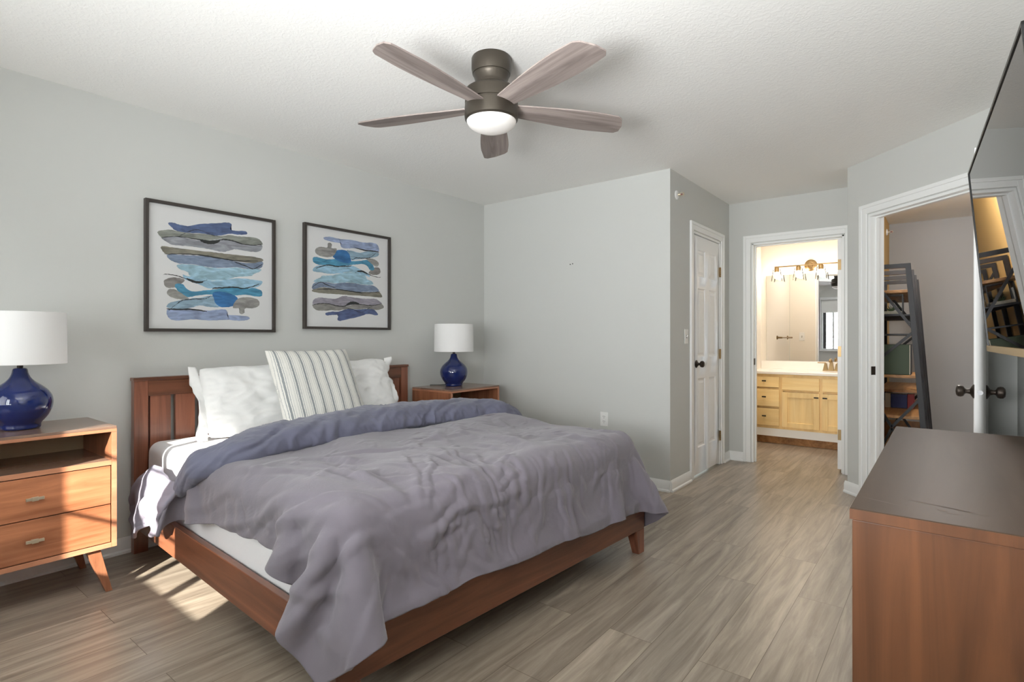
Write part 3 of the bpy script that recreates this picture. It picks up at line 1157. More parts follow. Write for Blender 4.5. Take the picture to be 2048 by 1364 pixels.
def sculpt(X, S, Tt):
    """long pulled creases of the pressed cotton: each = polyline in flat cloth coordinates, width, height"""
    nrm = np.zeros_like(X)
    du = np.gradient(X, axis=0)
    dv = np.gradient(X, axis=1)
    nrm = np.cross(du, dv)
    nrm /= np.linalg.norm(nrm, axis=2, keepdims=True) + 1e-9
    nrm *= np.sign(nrm[..., 2].mean())
    disp = np.zeros(S.shape)
    rng = random.Random(12)

    def ridge(pts, w, h):
        """one crease: sharp crest, softer hollow on one side"""
        pts = np.array(pts)
        lo, hi = pts.min(0) - 4 * w, pts.max(0) + 4 * w
        sel = (S > lo[0]) & (S < hi[0]) & (Tt > lo[1]) & (Tt < hi[1])
        if not sel.any():
            return
        s_, t_ = S[sel], Tt[sel]
        best = np.full(s_.shape, 1e9)
        par = np.zeros(s_.shape)
        sgn = np.zeros(s_.shape)
        n = len(pts) - 1
        for k in range(n):
            a, b = pts[k], pts[k + 1]
            ab = b - a
            t = np.clip(((s_ - a[0]) * ab[0] + (t_ - a[1]) * ab[1]) / (ab @ ab), 0, 1)
            d = np.hypot(s_ - a[0] - t * ab[0], t_ - a[1] - t * ab[1])
            m = d < best
            best = np.where(m, d, best)
            par = np.where(m, (k + t) / n, par)
            sgn = np.where(m, np.sign((s_ - a[0]) * ab[1] - (t_ - a[1]) * ab[0]), sgn)
        env = np.sin(np.clip(par, 0, 1) * PI) ** 0.7
        x = best * sgn / w
        disp[sel] += h * env * (np.exp(-np.abs(x) ** 1.35) - 0.55 * np.exp(-((x - 1.25) ** 2) * 1.8) - 0.25 * np.exp(-((x + 1.6) ** 2) * 1.2))

    def wavy(a, b, amp, n=5):
        a, b = np.array(a), np.array(b)
        d = b - a
        p = np.array([-d[1], d[0]]) / (np.hypot(*d) + 1e-9)
        return [tuple(a + d * k / n + p * (rng.uniform(-amp, amp) if 0 < k < n else 0)) for k in range(n + 1)]
    # pulls fanning out of the foot corner nearest to us
    for c, spread in (((2.08, 0.28), 1.0), ((2.02, 0.62), 0.55)):
        for ang in range(0, 360, 19):
            a = R(ang + rng.uniform(-7, 7))
            up = 0.5 + 0.5 * math.cos(a - R(215))
            L = spread * rng.uniform(0.28, 0.5) * (1 + 1.2 * up)
            r0 = rng.uniform(0.03, 0.12)
            ridge(wavy((c[0] + math.cos(a) * r0, c[1] + math.sin(a) * r0), (c[0] + math.cos(a + 0.1) * L, c[1] + math.sin(a + 0.1) * L), 0.02), rng.uniform(0.012, 0.026), rng.uniform(0.004, 0.009))
    # folds running along the near side towards the corner
    for s0, t0, s1, t1 in ((0.72, -0.16, 1.35, 0.02), (0.9, -0.2, 1.7, 0.0), (1.15, -0.2, 1.95, 0.10), (1.45, -0.22, 2.05, 0.12), (1.65, -0.24, 2.1, 0.05), (1.85, -0.26, 2.15, 0.0), (1.0, 0.04, 1.9, 0.22), (1.25, 0.10, 1.95, 0.30)):
        ridge(wavy((s0, t0), (s1, t1), 0.018), rng.uniform(0.018, 0.03), rng.uniform(0.006, 0.010))
    # drapes down the foot end
    t = 0.36
    while t < 2.05:
        w = rng.uniform(0.009, 0.02)
        s0 = 1.92 + rng.uniform(-0.10, 0.18)
        ridge(wavy((s0, t), (min(2.36, s0 + rng.uniform(0.16, 0.42)), t + rng.uniform(-0.06, 0.06)), 0.012), w, rng.uniform(0.24, 0.52) * w)
        t += rng.uniform(0.03, 0.075)
    # crumples on top: long soft ones, then short sharp ones
    for _ in range(30):
        s0, t0 = rng.uniform(0.95, 1.9), rng.uniform(0.1, 1.8)
        a = rng.gauss(R(-35), 0.6)
        L = rng.uniform(0.2, 0.55)
        ridge(wavy((s0, t0), (s0 + math.cos(a) * L, t0 + math.sin(a) * L), 0.03), rng.uniform(0.022, 0.044), rng.uniform(0.005, 0.011))
    for _ in range(120):
        s0, t0 = rng.uniform(1.0, 2.1), rng.uniform(0.1, 1.9)
        a = rng.uniform(0, PI)
        L = rng.uniform(0.05, 0.17)
        w = rng.uniform(0.006, 0.014)
        ridge(wavy((s0, t0), (s0 + math.cos(a) * L, t0 + math.sin(a) * L), 0.012, 4), w, rng.uniform(0.18, 0.36) * w)
    fine = np.zeros(S.shape)
    for i in range(S.shape[0]):
        for j in range(S.shape[1]):
            p_ = Vector((S[i, j] * 15, Tt[i, j] * 15, 2.0))
            fine[i, j] = mnoise.noise(p_) * 0.0016 + abs(mnoise.noise(p_ * 0.42)) * 0.006
    return X + nrm * (disp + fine)[..., None]


def upsample(A, k):
    """Catmull-Rom refinement of a grid along its first axis"""
    n = A.shape[0]
    u_ = np.linspace(0, n - 1, (n - 1) * k + 1)
    i = np.minimum(u_.astype(int), n - 2)
    t = (u_ - i).reshape((-1,) + (1,) * (A.ndim - 1))
    g = lambda q: A[np.clip(q, 0, n - 1)]
    p0, p1, p2, p3 = g(i - 1), g(i), g(i + 1), g(i + 2)
    return 0.5 * (2 * p1 + (p2 - p0) * t + (2 * p0 - 5 * p1 + 4 * p2 - p3) * t * t + (3 * p1 - p0 - 3 * p2 + p3) * t ** 3)


def up2(A, k=3):
    return np.swapaxes(upsample(np.swapaxes(upsample(A, k), 0, 1), k), 0, 1)


DX, DS, DT = up2(DX), up2(DS), up2(DT)
nu, nv = DX.shape[:2]
DX = sculpt(DX, DS, DT)
mb = MB()
mb.grid([[tuple(DX[i, j]) for j in range(nv)] for i in range(nu)])
duvet = mb.build('duvet', M['duvet'], angle=180)
duvet.location = BO
duvet.rotation_euler = (0, 0, BR)
tag(duvet, 'rumpled slate blue duvet draped over the bed and hanging off its foot', 'duvet')
md = duvet.modifiers.new('thickness', 'SOLIDIFY')
md.thickness = 0.016
md.offset = 0.0


def roll(path, name, m, parent, ns_=300, nc=60, seed=1):
    """turned back duvet edge: soft flattened roll following path = [(s, t, z, halfwidth, halfheight)]"""
    P = np.array(path, float)
    d = np.r_[0, np.cumsum(np.linalg.norm(np.diff(P[:, :3], axis=0), axis=1))]
    u = np.linspace(0, d[-1], ns_)
    # smooth interpolation
    Q = np.stack([np.interp(u, d, P[:, k]) for k in range(5)], 1)
    for _ in range(10):
        Q[1:-1] = 0.25 * Q[:-2] + 0.5 * Q[1:-1] + 0.25 * Q[2:]
    rows = []
    for i in range(ns_):
        t = Vector(Q[min(i + 1, ns_ - 1), :3] - Q[max(i - 1, 0), :3]).normalized()
        side = t.cross(Vector((0, 0, 1)))
        # on the flank the roll lies against the mattress: use outward normal there
        w = min(1.0, max(0.0, (0.14 - Q[i, 1]) / 0.14))
        up = Vector((0, -w, 1 - w * 0.85)).normalized()
        up = (up - t * up.dot(t)).normalized()
        side = t.cross(up).normalized()
        c = Vector(Q[i, :3])
        hw, hh = Q[i, 3], Q[i, 4]
        row = []
        for k in range(nc + 1):
            a = 2 * PI * k / nc
            ca, sa = math.cos(a), math.sin(a)
            ex = math.copysign(abs(ca) ** 0.8, ca)
            ey = math.copysign(abs(sa) ** 0.9, sa)
            # diagonal twisting creases and puffs
            ph = u[i] * 9 + a * 1.1
            nn = 0.10 * mnoise.noise(Vector((u[i] * 5.0 + 0.6 * ex, ex * 1.6, seed))) + 0.05 * mnoise.noise(Vector((u[i] * 17 + 3 * ex, ex * 2.5 + u[i] * 2, seed + 5))) \
                - 0.085 * abs(mnoise.noise(Vector((u[i] * 13 + 5 * ex, ex * 2.4 + u[i] * 3, seed + 9)))) - 0.05 * abs(mnoise.noise(Vector((u[i] * 30 - 5 * ex, ex * 4, seed + 13)))) + 0.03
            rr = 1 + nn * 1.6
            q = c + side * ex * hw * rr + up * ey * hh * rr * (1.0 if ey > 0 else 0.55)
            row.append(q)
        rows.append(row)
    mb = MB()
    mb.grid([[tuple(q) for q in r] for r in rows])
    bm = mb.bm
    bmesh.ops.remove_doubles(bm, verts=bm.verts, dist=1e-5)
    bnd = [e for e in bm.edges if len(e.link_faces) == 1]
    bmesh.ops.holes_fill(bm, edges=bnd, sides=0)
    return mb.build(name, m, parent, angle=180)


roll([(0.62, 0.012, 0.42, 0.010, 0.012), (0.68, 0.010, 0.455, 0.025, 0.025), (0.78, 0.0, 0.51, 0.045, 0.04), (0.93, 0.005, 0.62, 0.065, 0.045), (1.0, 0.14, 0.655, 0.12, 0.075),
      (0.95, 0.30, 0.672, 0.145, 0.085), (0.90, 0.55, 0.678, 0.165, 0.092), (0.86, 0.9, 0.68, 0.17, 0.095), (0.84, 1.25, 0.68, 0.17, 0.095), (0.88, 1.6, 0.68, 0.165, 0.09),
      (0.95, 1.8, 0.67, 0.15, 0.085), (1.0, 1.93, 0.62, 0.12, 0.07), (1.02, 1.97, 0.50, 0.07, 0.05)], 'turned_back_edge', M['duvet_back'], duvet, seed=3)


# turned down corner hanging beside the mattress, in the sun
def flap():
    n_, m_ = 34, 40
    # corners in bed coordinates (s, t, z): head-top, foot-top, foot-bottom, head-bottom
    A = np.array([0.36, 0.022, 0.53])
    B = np.array([0.80, 0.012, 0.50])
    Cc = np.array([0.62, -0.035, 0.255])
    D_ = np.array([0.15, -0.035, 0.24])
    rows = []
    for i in range(n_):
        v = i / (n_ - 1)
        row = []
        for j in range(m_):
            u_ = j / (m_ - 1)
            p = (1 - v) * ((1 - u_) * A + u_ * B) + v * ((1 - u_) * D_ + u_ * Cc)
            p = p.copy()
            bul = math.sin(PI * min(1, v * 1.15)) * 0.035 + 0.022 * math.sin(u_ * 9 + v * 4 + 1) * v + 0.012 * math.sin(u_ * 19 - v * 7) * v
            p[1] -= bul + 0.012
            p[0] += -0.05 * math.sin(PI * v) * (1 - u_)
            p[2] += -0.055 * v * max(0, 1 - abs(u_ - 0.28) / 0.3) + 0.02 * v * math.sin(u_ * 14) + 0.012 * (1 - v) * math.sin(u_ * 8)
            p[1] += 0.012 * mnoise.noise(Vector((u_ * 7, v * 7, 4.2)))
            row.append(tuple(p))
        rows.append(row)
    mb = MB()
    mb.grid(rows)
    o = mb.build('turned_down_corner', M['flap'], duvet, angle=180)
    md = o.modifiers.new('thickness', 'SOLIDIFY')
    md.thickness = 0.02
    md.offset = 1
    md = o.modifiers.new('smooth', 'SUBSURF')
    md.levels = 1
    md.render_levels = 1
    o['label'] = 'corner of the duvet coloured paler as if sunlit'
    return o


flap()


# ------------------------------------------------------------------ pillows
def pillow_mesh(w, h, th, seed, corner=0.0, n=64, puff=0.55, wr=0.014):
    """pillow lying in local x-z... local: y = width, z = height, x = thickness; origin at bottom centre"""
    rows_f, rows_b = [], []
    mb = MB()
    V = {}
    for side in (1, -1):
        for i in range(n + 1):
            for j in range(n + 1):
                a, b = -1 + 2 * i / n, -1 + 2 * j / n
                rc = 1 - corner * (a * b) ** 4
                y = a * w / 2 * (1 - 0.045 * (1 - b * b)) * rc
                z = b * h / 2 * (1 - 0.05 * (1 - a * a)) * rc + (0.012 * mnoise.noise(Vector((a * 2.3, b * 1.5, seed + 20))) * (b + 1) / 2 if corner else 0)
                prof = max(0.0, (1 - a ** 4)) ** puff * max(0.0, (1 - b ** 4)) ** puff
                edge = (i in (0, n)) or (j in (0, n))
                x = side * th / 2 * prof
                if not edge:
                    ra = max(abs(a), abs(b))
                    x += wr * prof * mnoise.noise(Vector((a * 2.2, b * 2.2, seed + side)))
                    if corner:
                        x += side * prof * (0.010 * mnoise.noise(Vector((a * 4 + b * 2, b * 5, seed + 30))) - 0.014 * abs(mnoise.noise(Vector((a * 3 - b * 3, b * 3 + a, seed + 40)))))
                    # edge puckers
                    x += side * wr * 1.2 * (ra ** 6) * mnoise.noise(Vector((a * 9, b * 9, seed + 3))) * min(1, (1 - ra) * 12)
                else:
                    y += 0.01 * mnoise.noise(Vector((a * 6, b * 6, seed)))
                    z += 0.01 * mnoise.noise(Vector((a * 6, b * 6, seed + 8)))
                key = (0 if edge else side, i, j)
                if key not in V:
                    V[key] = mb.bm.verts.new((x, y, z + h / 2))
    for side in (1, -1):
        for i in range(n):
            for j in range(n):
                q = []
                for (ii, jj) in ((i, j), (i + 1, j), (i + 1, j + 1), (i, j + 1)):
                    e = ii in (0, n) or jj in (0, n)
                    q.append(V[(0 if e else side, ii, jj)])
                mb.bm.faces.new(q if side == 1 else q[::-1])
    return mb


def ruffle(w, h, seed, side, width=0.045):
    """loose wavy hem at one end of a pillowcase"""
    n = 60
    rows = []
    for k in range(5):
        r_ = []
        for i in range(n + 1):
            b = -1 + 2 * i / n
            z = h / 2 + b * h / 2 * 0.99
            y = side * (w / 2 - 0.006 - 0.02 * (1 - b * b) + width * k / 4 * (1 + 0.5 * mnoise.noise(Vector((b * 3, 3, seed)))))
            x = (0.030 * k / 4) * math.sin(b * 5 + seed) + 0.016 * k / 4 * mnoise.noise(Vector((b * 6, k * 0.3, seed)))
            r_.append((x, y, z))
        rows.append(r_)
    mb = MB()
    mb.grid(rows)
    return mb


def put_pillow(name, w, h, th, seed, loc, lean, yaw, m, label, cat, ends=(), group=None, **kw):
    o = pillow_mesh(w, h, th, seed, **kw).build(name, m, angle=180)
    o.rotation_euler = (0, -lean, yaw)
    o.location = loc
    md = o.modifiers.new('smooth', 'SUBSURF')
    md.levels = 1
    md.render_levels = 1
    tag(o, label, cat, group)
    for s in ends:
        q = ruffle(w, h, seed, s).build('pillowcase_hem', m, o, angle=180)
        md = q.modifiers.new('thickness', 'SOLIDIFY')
        md.thickness = 0.004
    return o


put_pillow('pillow', 0.69, 0.43, 0.20, 2.0, (0.385, 1.645, 0.606), R(24), R(-3), M['pillow'], 'white pillow against the headboard on the window side of the striped cushion', 'pillow', (-1,), corner=0.07)
put_pillow('pillow', 0.58, 0.43, 0.19, 9.0, (0.37, 2.315, 0.611), R(20), R(-1), M['pillow'], 'white pillow against the headboard on the lamp side, behind the striped cushion', 'pillow', (1,), corner=0.07)
put_pillow('cushion', 0.53, 0.56, 0.15, 5.0, (0.70, 1.85, 0.612), R(31), R(-4), M['cushion'], 'square cream cushion with grey stripes propped on the pillows', 'cushion', wr=0.006)


# ------------------------------------------------------------------ nightstands
def make_nightstand(label, loc):
    """origin on the floor at the wall; local x = depth 0..0.46, y centred"""
    r = thing('nightstand', label, 'nightstand', loc, 0, 'walnut nightstands')
    w, d, z0, z1 = 0.59, 0.445, 0.2, 0.757
    h = w / 2
    t = 0.021
    MB().box((0.0, -h, z1 - 0.012), (d, h, z1)).build('top_panel', M['ns_top'], r, 0.002)
    MB().box((0.0, -h, z1 - 0.026), (d, h, z1 - 0.012)).build('top_edge', M['ns_edge'], r, 0.001)
    for s in (-1, 1):
        a, b = sorted((s * h, s * (h - t)))
        mb = MB().box((0, a, z0), (d, b, z1 - 0.026))
        mb.build('side_panel', M['ns_side'], r, 0.002)
        MB().box((d - 0.0005, a + 0.001, z0 + 0.001), (d + 0.0015, b - 0.001, z1 - 0.027)).build('edge_strip', M['ns_edge'], r)
    MB().box((0, -h + t, z0), (d, h - t, z0 + 0.021)).build('bottom_panel', M['ns_edge'], r, 0.001)
    MB().box((0.004, -h + t, z0 + 0.02), (0.012, h - t, z1 - 0.026)).build('back_panel', M['ns_back'], r)
    MB().box((0.012, -h + t, 0.580), (d - 0.001, h - t, 0.600)).build('shelf', M['ns_top'], r, 0.001)
    MB().box((d - 0.003, -h + t, 0.5795), (d, h - t, 0.6005)).build('shelf_edge', M['ns_edge'], r)
    MB().box((0.05, -h + t, z0 + 0.02), (d - 0.03, h - t, 0.58)).build('drawer_box', M['shadow_gap'], r)
    for za, zb in ((0.401, 0.575), (0.225, 0.397)):
        dr = MB().box((d - 0.022, -h + t + 0.003, za), (d - 0.002, h - t - 0.003, zb)).build('drawer', M['ns_front'], r, 0.0015)
        zc = (za + zb) / 2
        pm = MB().box((d + 0.014, -0.030, zc - 0.006), (d + 0.022, 0.030, zc + 0.006)).box((d - 0.003, -0.010, zc - 0.004), (d + 0.015, 0.010, zc + 0.004))
        pm.box((d + 0.015, -0.011, zc - 0.0085), (d + 0.023, 0.011, zc + 0.0085))
        pm.build('drawer_pull', M['pull'], dr, 0.001)
    for sx, sy in ((0, -1), (0, 1), (1, -1), (1, 1)):
        xt = 0.045 if sx == 0 else d - 0.045
        xb = 0.035 if sx == 0 else d - 0.012
        yt, yb = sy * (h - 0.085), sy * (h - 0.03)
        a, b = 0.026, 0.013
        p = [(xb - b, yb - b, 0), (xb + b, yb - b, 0), (xb + b, yb + b, 0), (xb - b, yb + b, 0), (xt - a, yt - a, z0), (xt + a, yt - a, z0), (xt + a, yt + a, z0), (xt - a, yt + a, z0)]
        MB().hexa(p).build('leg', M['ns_side'], r, 0.002)
    return r


NSX = 0.032
n1 = make_nightstand('walnut nightstand with open niche and two drawers nearest the camera', (NSX, 0.567, 0))
n2 = copy_tree(n1, loc=(NSX, 3.345, 0))
n2['label'] = 'walnut nightstand in the far corner, mostly hidden behind the bed'


# ------------------------------------------------------------------ lamps
def make_lamp(label, loc):
    r = thing('table_lamp', label, 'lamp', loc, 0, 'blue table lamps')
    prof = [(0.0, 0.0), (0.070, 0.0), (0.074, 0.004), (0.074, 0.014), (0.069, 0.020), (0.078, 0.030), (0.098, 0.055), (0.112, 0.085), (0.1175, 0.115), (0.113, 0.145), (0.098, 0.172),
            (0.074, 0.194), (0.052, 0.211), (0.037, 0.228), (0.029, 0.247), (0.026, 0.262), (0.028, 0.270), (0.022, 0.274), (0.0, 0.274)]
    # smooth the profile
    P = np.array(prof)
    d = np.r_[0, np.cumsum(np.hypot(*np.diff(P, axis=0).T))]
    u = np.linspace(0, d[-1], 70)
    Q = np.stack([np.interp(u, d, P[:, 0]), np.interp(u, d, P[:, 1])], 1)
    for _ in range(3):
        Q[1:-1] = 0.25 * Q[:-2] + 0.5 * Q[1:-1] + 0.25 * Q[2:]
    MB().lathe([tuple(q) for q in Q], 64, cap=False).build('lamp_base', M['ceramic'], r, angle=60)
    MB().lathe([(0.011, 0.272), (0.011, 0.30), (0.017, 0.302), (0.017, 0.345), (0.0, 0.346)], 20).build('lamp_socket', M['bronze'], r)
    z0, z1 = 0.292, 0.520
    mb = MB()
    mb.lathe([(0.166, z0), (0.163, z1)], 72, cap=False)
    mb.lathe([(0.163, z0), (0.160, z1)], 72, cap=False)
    for z, ra, rb in ((z0, 0.163, 0.166), (z1, 0.160, 0.163)):
        mb.lathe([(ra, z), ((ra + rb) / 2, z + (0.002 if z == z1 else -0.002)), (rb, z)], 72, cap=False)
    mb.build('lamp_shade', M['shade'], r, angle=50)
    sp = MB()
    for k in range(3):
        a = 2 * PI * k / 3
        sp.tube([(0.012 * math.cos(a), 0.012 * math.sin(a), z1 - 0.03), (0.162 * math.cos(a), 0.162 * math.sin(a), z1 - 0.008)], 0.002, 6)
    sp.tube([(0, 0, 0.345), (0, 0, z1 - 0.03)], 0.004, 8)
    sp.build('shade_spider', M['bronze'], r)
    MB().tube([(-0.06, -0.02, 0.008), (-0.10, -0.035, 0.006), (-0.14, -0.07, 0.005), (-0.185, -0.10, 0.005)], 0.003, 8).build('power_cord', M['cord'], r)
    return r


l1 = make_lamp('navy ceramic lamp with white drum shade on the nightstand nearest the camera', (0.245, 0.562, 0.757))
l2 = copy_tree(l1, loc=(0.232, 3.335, 0.757))
l2['label'] = 'navy ceramic lamp with white drum shade in the far corner of the room'

# ------------------------------------------------------------------ framed watercolours
STROKES = [
    ([(275, 285), (300, 278), (350, 292), (400, 300), (480, 285), (600, 275), (690, 270), (712, 288), (702, 318), (740, 328), (815, 330), (828, 352), (760, 356), (700, 350), (600, 366), (510, 352), (420, 350), (330, 338), (300, 315)], (84, 100, 138)),
    ([(208, 352), (235, 336), (290, 330), (330, 338), (420, 352), (510, 354), (600, 366), (700, 360), (770, 368), (880, 375), (930, 392), (952, 425), (900, 432), (800, 424), (720, 402), (640, 388), (560, 398), (480, 400), (380, 382), (300, 376), (240, 388)], (140, 143, 136)),
    ([(235, 390), (300, 378), (380, 384), (480, 402), (560, 400), (640, 390), (720, 404), (800, 426), (900, 434), (950, 432), (940, 468), (890, 480), (800, 470), (730, 462), (650, 482), (560, 466), (470, 452), (400, 444), (310, 440), (270, 420)], (150, 152, 160)),
    ([(228, 460), (245, 450), (300, 456), (420, 470), (540, 482), (620, 490), (700, 498), (850, 512), (945, 528), (950, 548), (860, 560), (740, 546), (640, 530), (540, 512), (420, 508), (330, 505), (270, 508), (245, 490)], (132, 128, 116)),
    ([(268, 512), (330, 508), (420, 511), (540, 515), (640, 533), (740, 549), (860, 562), (950, 550), (948, 590), (900, 606), (820, 602), (740, 590), (640, 598), (540, 592), (440, 575), (350, 572), (290, 548)], (124, 138, 162)),
    ([(335, 580), (440, 578), (540, 594), (640, 600), (740, 592), (820, 604), (935, 604), (930, 622), (880, 640), (860, 654), (760, 660), (690, 676), (600, 690), (500, 690), (420, 660), (400, 630), (350, 612)], (158, 192, 208)),
    ([(370, 650), (400, 660), (440, 665), (520, 690), (600, 692), (690, 678), (780, 672), (870, 680), (945, 690), (945, 712), (900, 735), (800, 742), (700, 732), (600, 748), (540, 745), (480, 720), (420, 700), (380, 680)], (150, 186, 208)),
    ([(248, 705), (262, 685), (310, 672), (380, 685), (360, 720), (330, 740), (290, 748), (258, 740)], (142, 138, 136)),
    ([(318, 735), (335, 716), (372, 722), (395, 752), (440, 770), (520, 762), (570, 755), (640, 744), (700, 736), (800, 744), (890, 742), (945, 762), (945, 798), (900, 802), (820, 790), (740, 796), (660, 800), (560, 790), (470, 800), (400, 812), (355, 790)], (78, 142, 174)),
    ([(575, 780), (640, 770), (720, 790), (760, 820), (745, 860), (690, 880), (620, 878), (585, 850)], (56, 112, 166)),
    ([(268, 775), (290, 755), (330, 765), (380, 800), (410, 824), (360, 830), (310, 820), (275, 800)], (152, 150, 146)),
    ([(300, 850), (400, 826), (500, 812), (570, 800), (590, 850), (620, 880), (560, 882), (480, 872), (420, 890), (330, 900), (270, 890), (272, 866)], (142, 168, 186)),
    ([(745, 830), (800, 808), (880, 812), (925, 835), (922, 868), (880, 886), (815, 888), (808, 920), (785, 930), (768, 915), (772, 888), (720, 884)], (148, 146, 144)),
    ([(268, 905), (330, 902), (420, 895), (520, 908), (600, 900), (660, 898), (682, 918), (680, 935), (780, 940), (842, 950), (842, 968), (780, 978), (680, 972), (560, 978), (440, 972), (340, 982), (280, 966)], (150, 164, 196)),
]
LINES = [
    ([(240, 388), (320, 378), (400, 384), (480, 396), (540, 404), (600, 402), (650, 392), (720, 402), (800, 424), (880, 432), (948, 426)], 4.5),
    ([(490, 402), (540, 416), (580, 416), (620, 402)], 12),
    ([(350, 372), (400, 345), (450, 326), (500, 332), (560, 358), (620, 372)], 2.2),
    ([(265, 506), (400, 502), (520, 512), (640, 530), (760, 545), (900, 545)], 4.5),
    ([(740, 556), (820, 582), (880, 603), (945, 572)], 3.5),
    ([(246, 655), (262, 650), (330, 660), (390, 680), (440, 702), (490, 700), (530, 688)], 3.2),
    ([(400, 682), (450, 702), (500, 702)], 9),
    ([(570, 756), (580, 744), (640, 742), (720, 736), (800, 744), (850, 736), (914, 716)], 5),
    ([(275, 915), (310, 880), (360, 840), (400, 830), (460, 825), (520, 822), (560, 802)], 3.2),
    ([(272, 900), (340, 902), (420, 900), (520, 912)], 6),
]


def art(parent, size, y0, z0, x, rot180, seed, shift=(0, 0, 0)):
    """sheet of paper with brush strokes; local y across, z up"""
    mb = MB()
    mb.mi = 0
    S = size
    mb.poly([(x, y0, z0), (x, y0 + S[0], z0), (x, y0 + S[0], z0 + S[1]), (x, y0, z0 + S[1])])
    rng = random.Random(seed)
    cl = mb.bm.loops.layers.float_color.new('Col')

    def m_(px, py):
        u_ = (px - 150) / 880
        top = 135 + 0.153 * (px - 148)
        v_ = (py - top) / (1040 - top)
        if rot180:
            u_, v_ = 1 - u_, 1 - v_
            u_ = 0.5 + (u_ - 0.5) * 1.03
        # perspective foreshortening of the measured panel
        return y0 + S[0] * u_, z0 + S[1] * (1 - v_)

    def blob(pts, col, dx):
        q = [m_(*p_) for p_ in pts]
        # densify and roughen the outline
        out = []
        n = len(q)
        for i in range(n):
            p0, p1, p2, p3 = (Vector(q[(i + k - 1) % n]) for k in range(4))
            for s in range(6):
                t = s / 6
                c = 0.5 * ((2 * p1) + (p2 - p0) * t + (2 * p0 - 5 * p1 + 4 * p2 - p3) * t * t + (3 * p1 - p0 - 3 * p2 + p3) * t ** 3)
                out.append(c + Vector((rng.uniform(-1, 1), rng.uniform(-1, 1))) * 0.0013)
        mb.mi = 1
        f = mb.poly([(x + dx, c.x, c.y) for c in out])
        r = bmesh.ops.triangulate(mb.bm, faces=[f])
        for t in r['faces']:
            t.material_index = 1
            for lp in t.loops:
                w = 1 + 0.25 * mnoise.noise(Vector((lp.vert.co.y * 14, lp.vert.co.z * 22, seed)))
                c = lin(col)
                lp[cl] = (c[0] * w, c[1] * w, c[2] * w, 1)
    k = 0
    for pts, col in STROKES:
        k += 1
        if rot180 and k in (1, 2, 3):
            col = tuple(int(c_ * f_) for c_, f_ in zip(col, (1.02, 0.98, 1.0)))
        blob(pts, col, 0.0002 + 0.00004 * k)
    for pts, w in LINES:
        k += 1
        n = len(pts)
        up, dn = [], []
        for i, (px, py) in enumerate(pts):
            ww = w * (0.35 + 0.65 * math.sin(PI * (i + 0.5) / n)) / 2 * 1.9
            up.append((px, py - ww))
            dn.append((px, py + ww))
        blob(up + dn[::-1], (46, 48, 48), 0.0002 + 0.00004 * k)
    o = mb.build('print', [M['paper'], M['paint']], parent, smooth=False, fix=False)
    return o


def picture(label, y0, y1, z0, z1, rot180, seed):
    r = thing('framed_print', label, 'picture', (0.0, y0, z0), 0, 'blue abstract watercolours over the bed')
    w, h = y1 - y0, z1 - z0
    d, f = 0.032, 0.017
    mb = MB()
    mb.box((0.001, 0, 0), (d, f, h)).box((0.001, w - f, 0), (d, w, h)).box((0.001, f, 0), (d, w - f, f)).box((0.001, f, h - f), (d, w - f, h))
    mb.build('frame', M['frame'], r, 0.001)
    MB().box((0.002, f - 0.002, f - 0.002), (0.010, w - f + 0.002, h - f + 0.002)).build('backing_board', M['paper'], r)
    art(r, (w - 2 * f, h - 2 * f), f, f, 0.0125, rot180, seed)
    MB().box((0.019, f - 0.001, f - 0.001), (0.0205, w - f + 0.001, h - f + 0.001)).build('picture_glass', M['pic_glass'], r)
    return r


picture('framed blue watercolour nearer the camera, dark blue stroke at its top', 1.122, 1.872, 1.200, 1.938, False, 3)
picture('framed blue watercolour nearer the corner, dark blue stroke at its bottom', 2.080, 2.828, 1.226, 1.962, True, 8)

# ------------------------------------------------------------------ ceiling fan
fan = thing('ceiling_fan', 'dark bronze ceiling fan with five weathered wood blades and a frosted light', 'ceiling fan', (1.865, 1.91, H))
MB().lathe([(0.0, 0.0), (0.088, 0.0), (0.091, -0.006), (0.091, -0.05), (0.086, -0.074), (0.083, -0.0755), (0.083, -0.078), (0.080, -0.085), (0.073, -0.108), (0.074, -0.118), (0.080, -0.135), (0.0, -0.135)], 56,
           cap=False).build('mounting_canopy', M['fan_metal'], fan)
MB().lathe([(0.0, -0.133), (0.080, -0.134), (0.104, -0.140), (0.118, -0.150), (0.121, -0.160), (0.121, -0.206), (0.118, -0.2085), (0.118, -0.2115), (0.121, -0.214), (0.123, -0.262), (0.121, -0.280), (0.114, -0.287), (0.0, -0.287)], 64,
           cap=False).build('motor_housing', M['fan_metal'], fan)
MB().lathe([(0.113, -0.284), (0.112, -0.292), (0.106, -0.304), (0.09, -0.317), (0.06, -0.330), (0.03, -0.336), (0.0, -0.338)], 56, cap=False).build('light_dome', M['dome'], fan, angle=80)


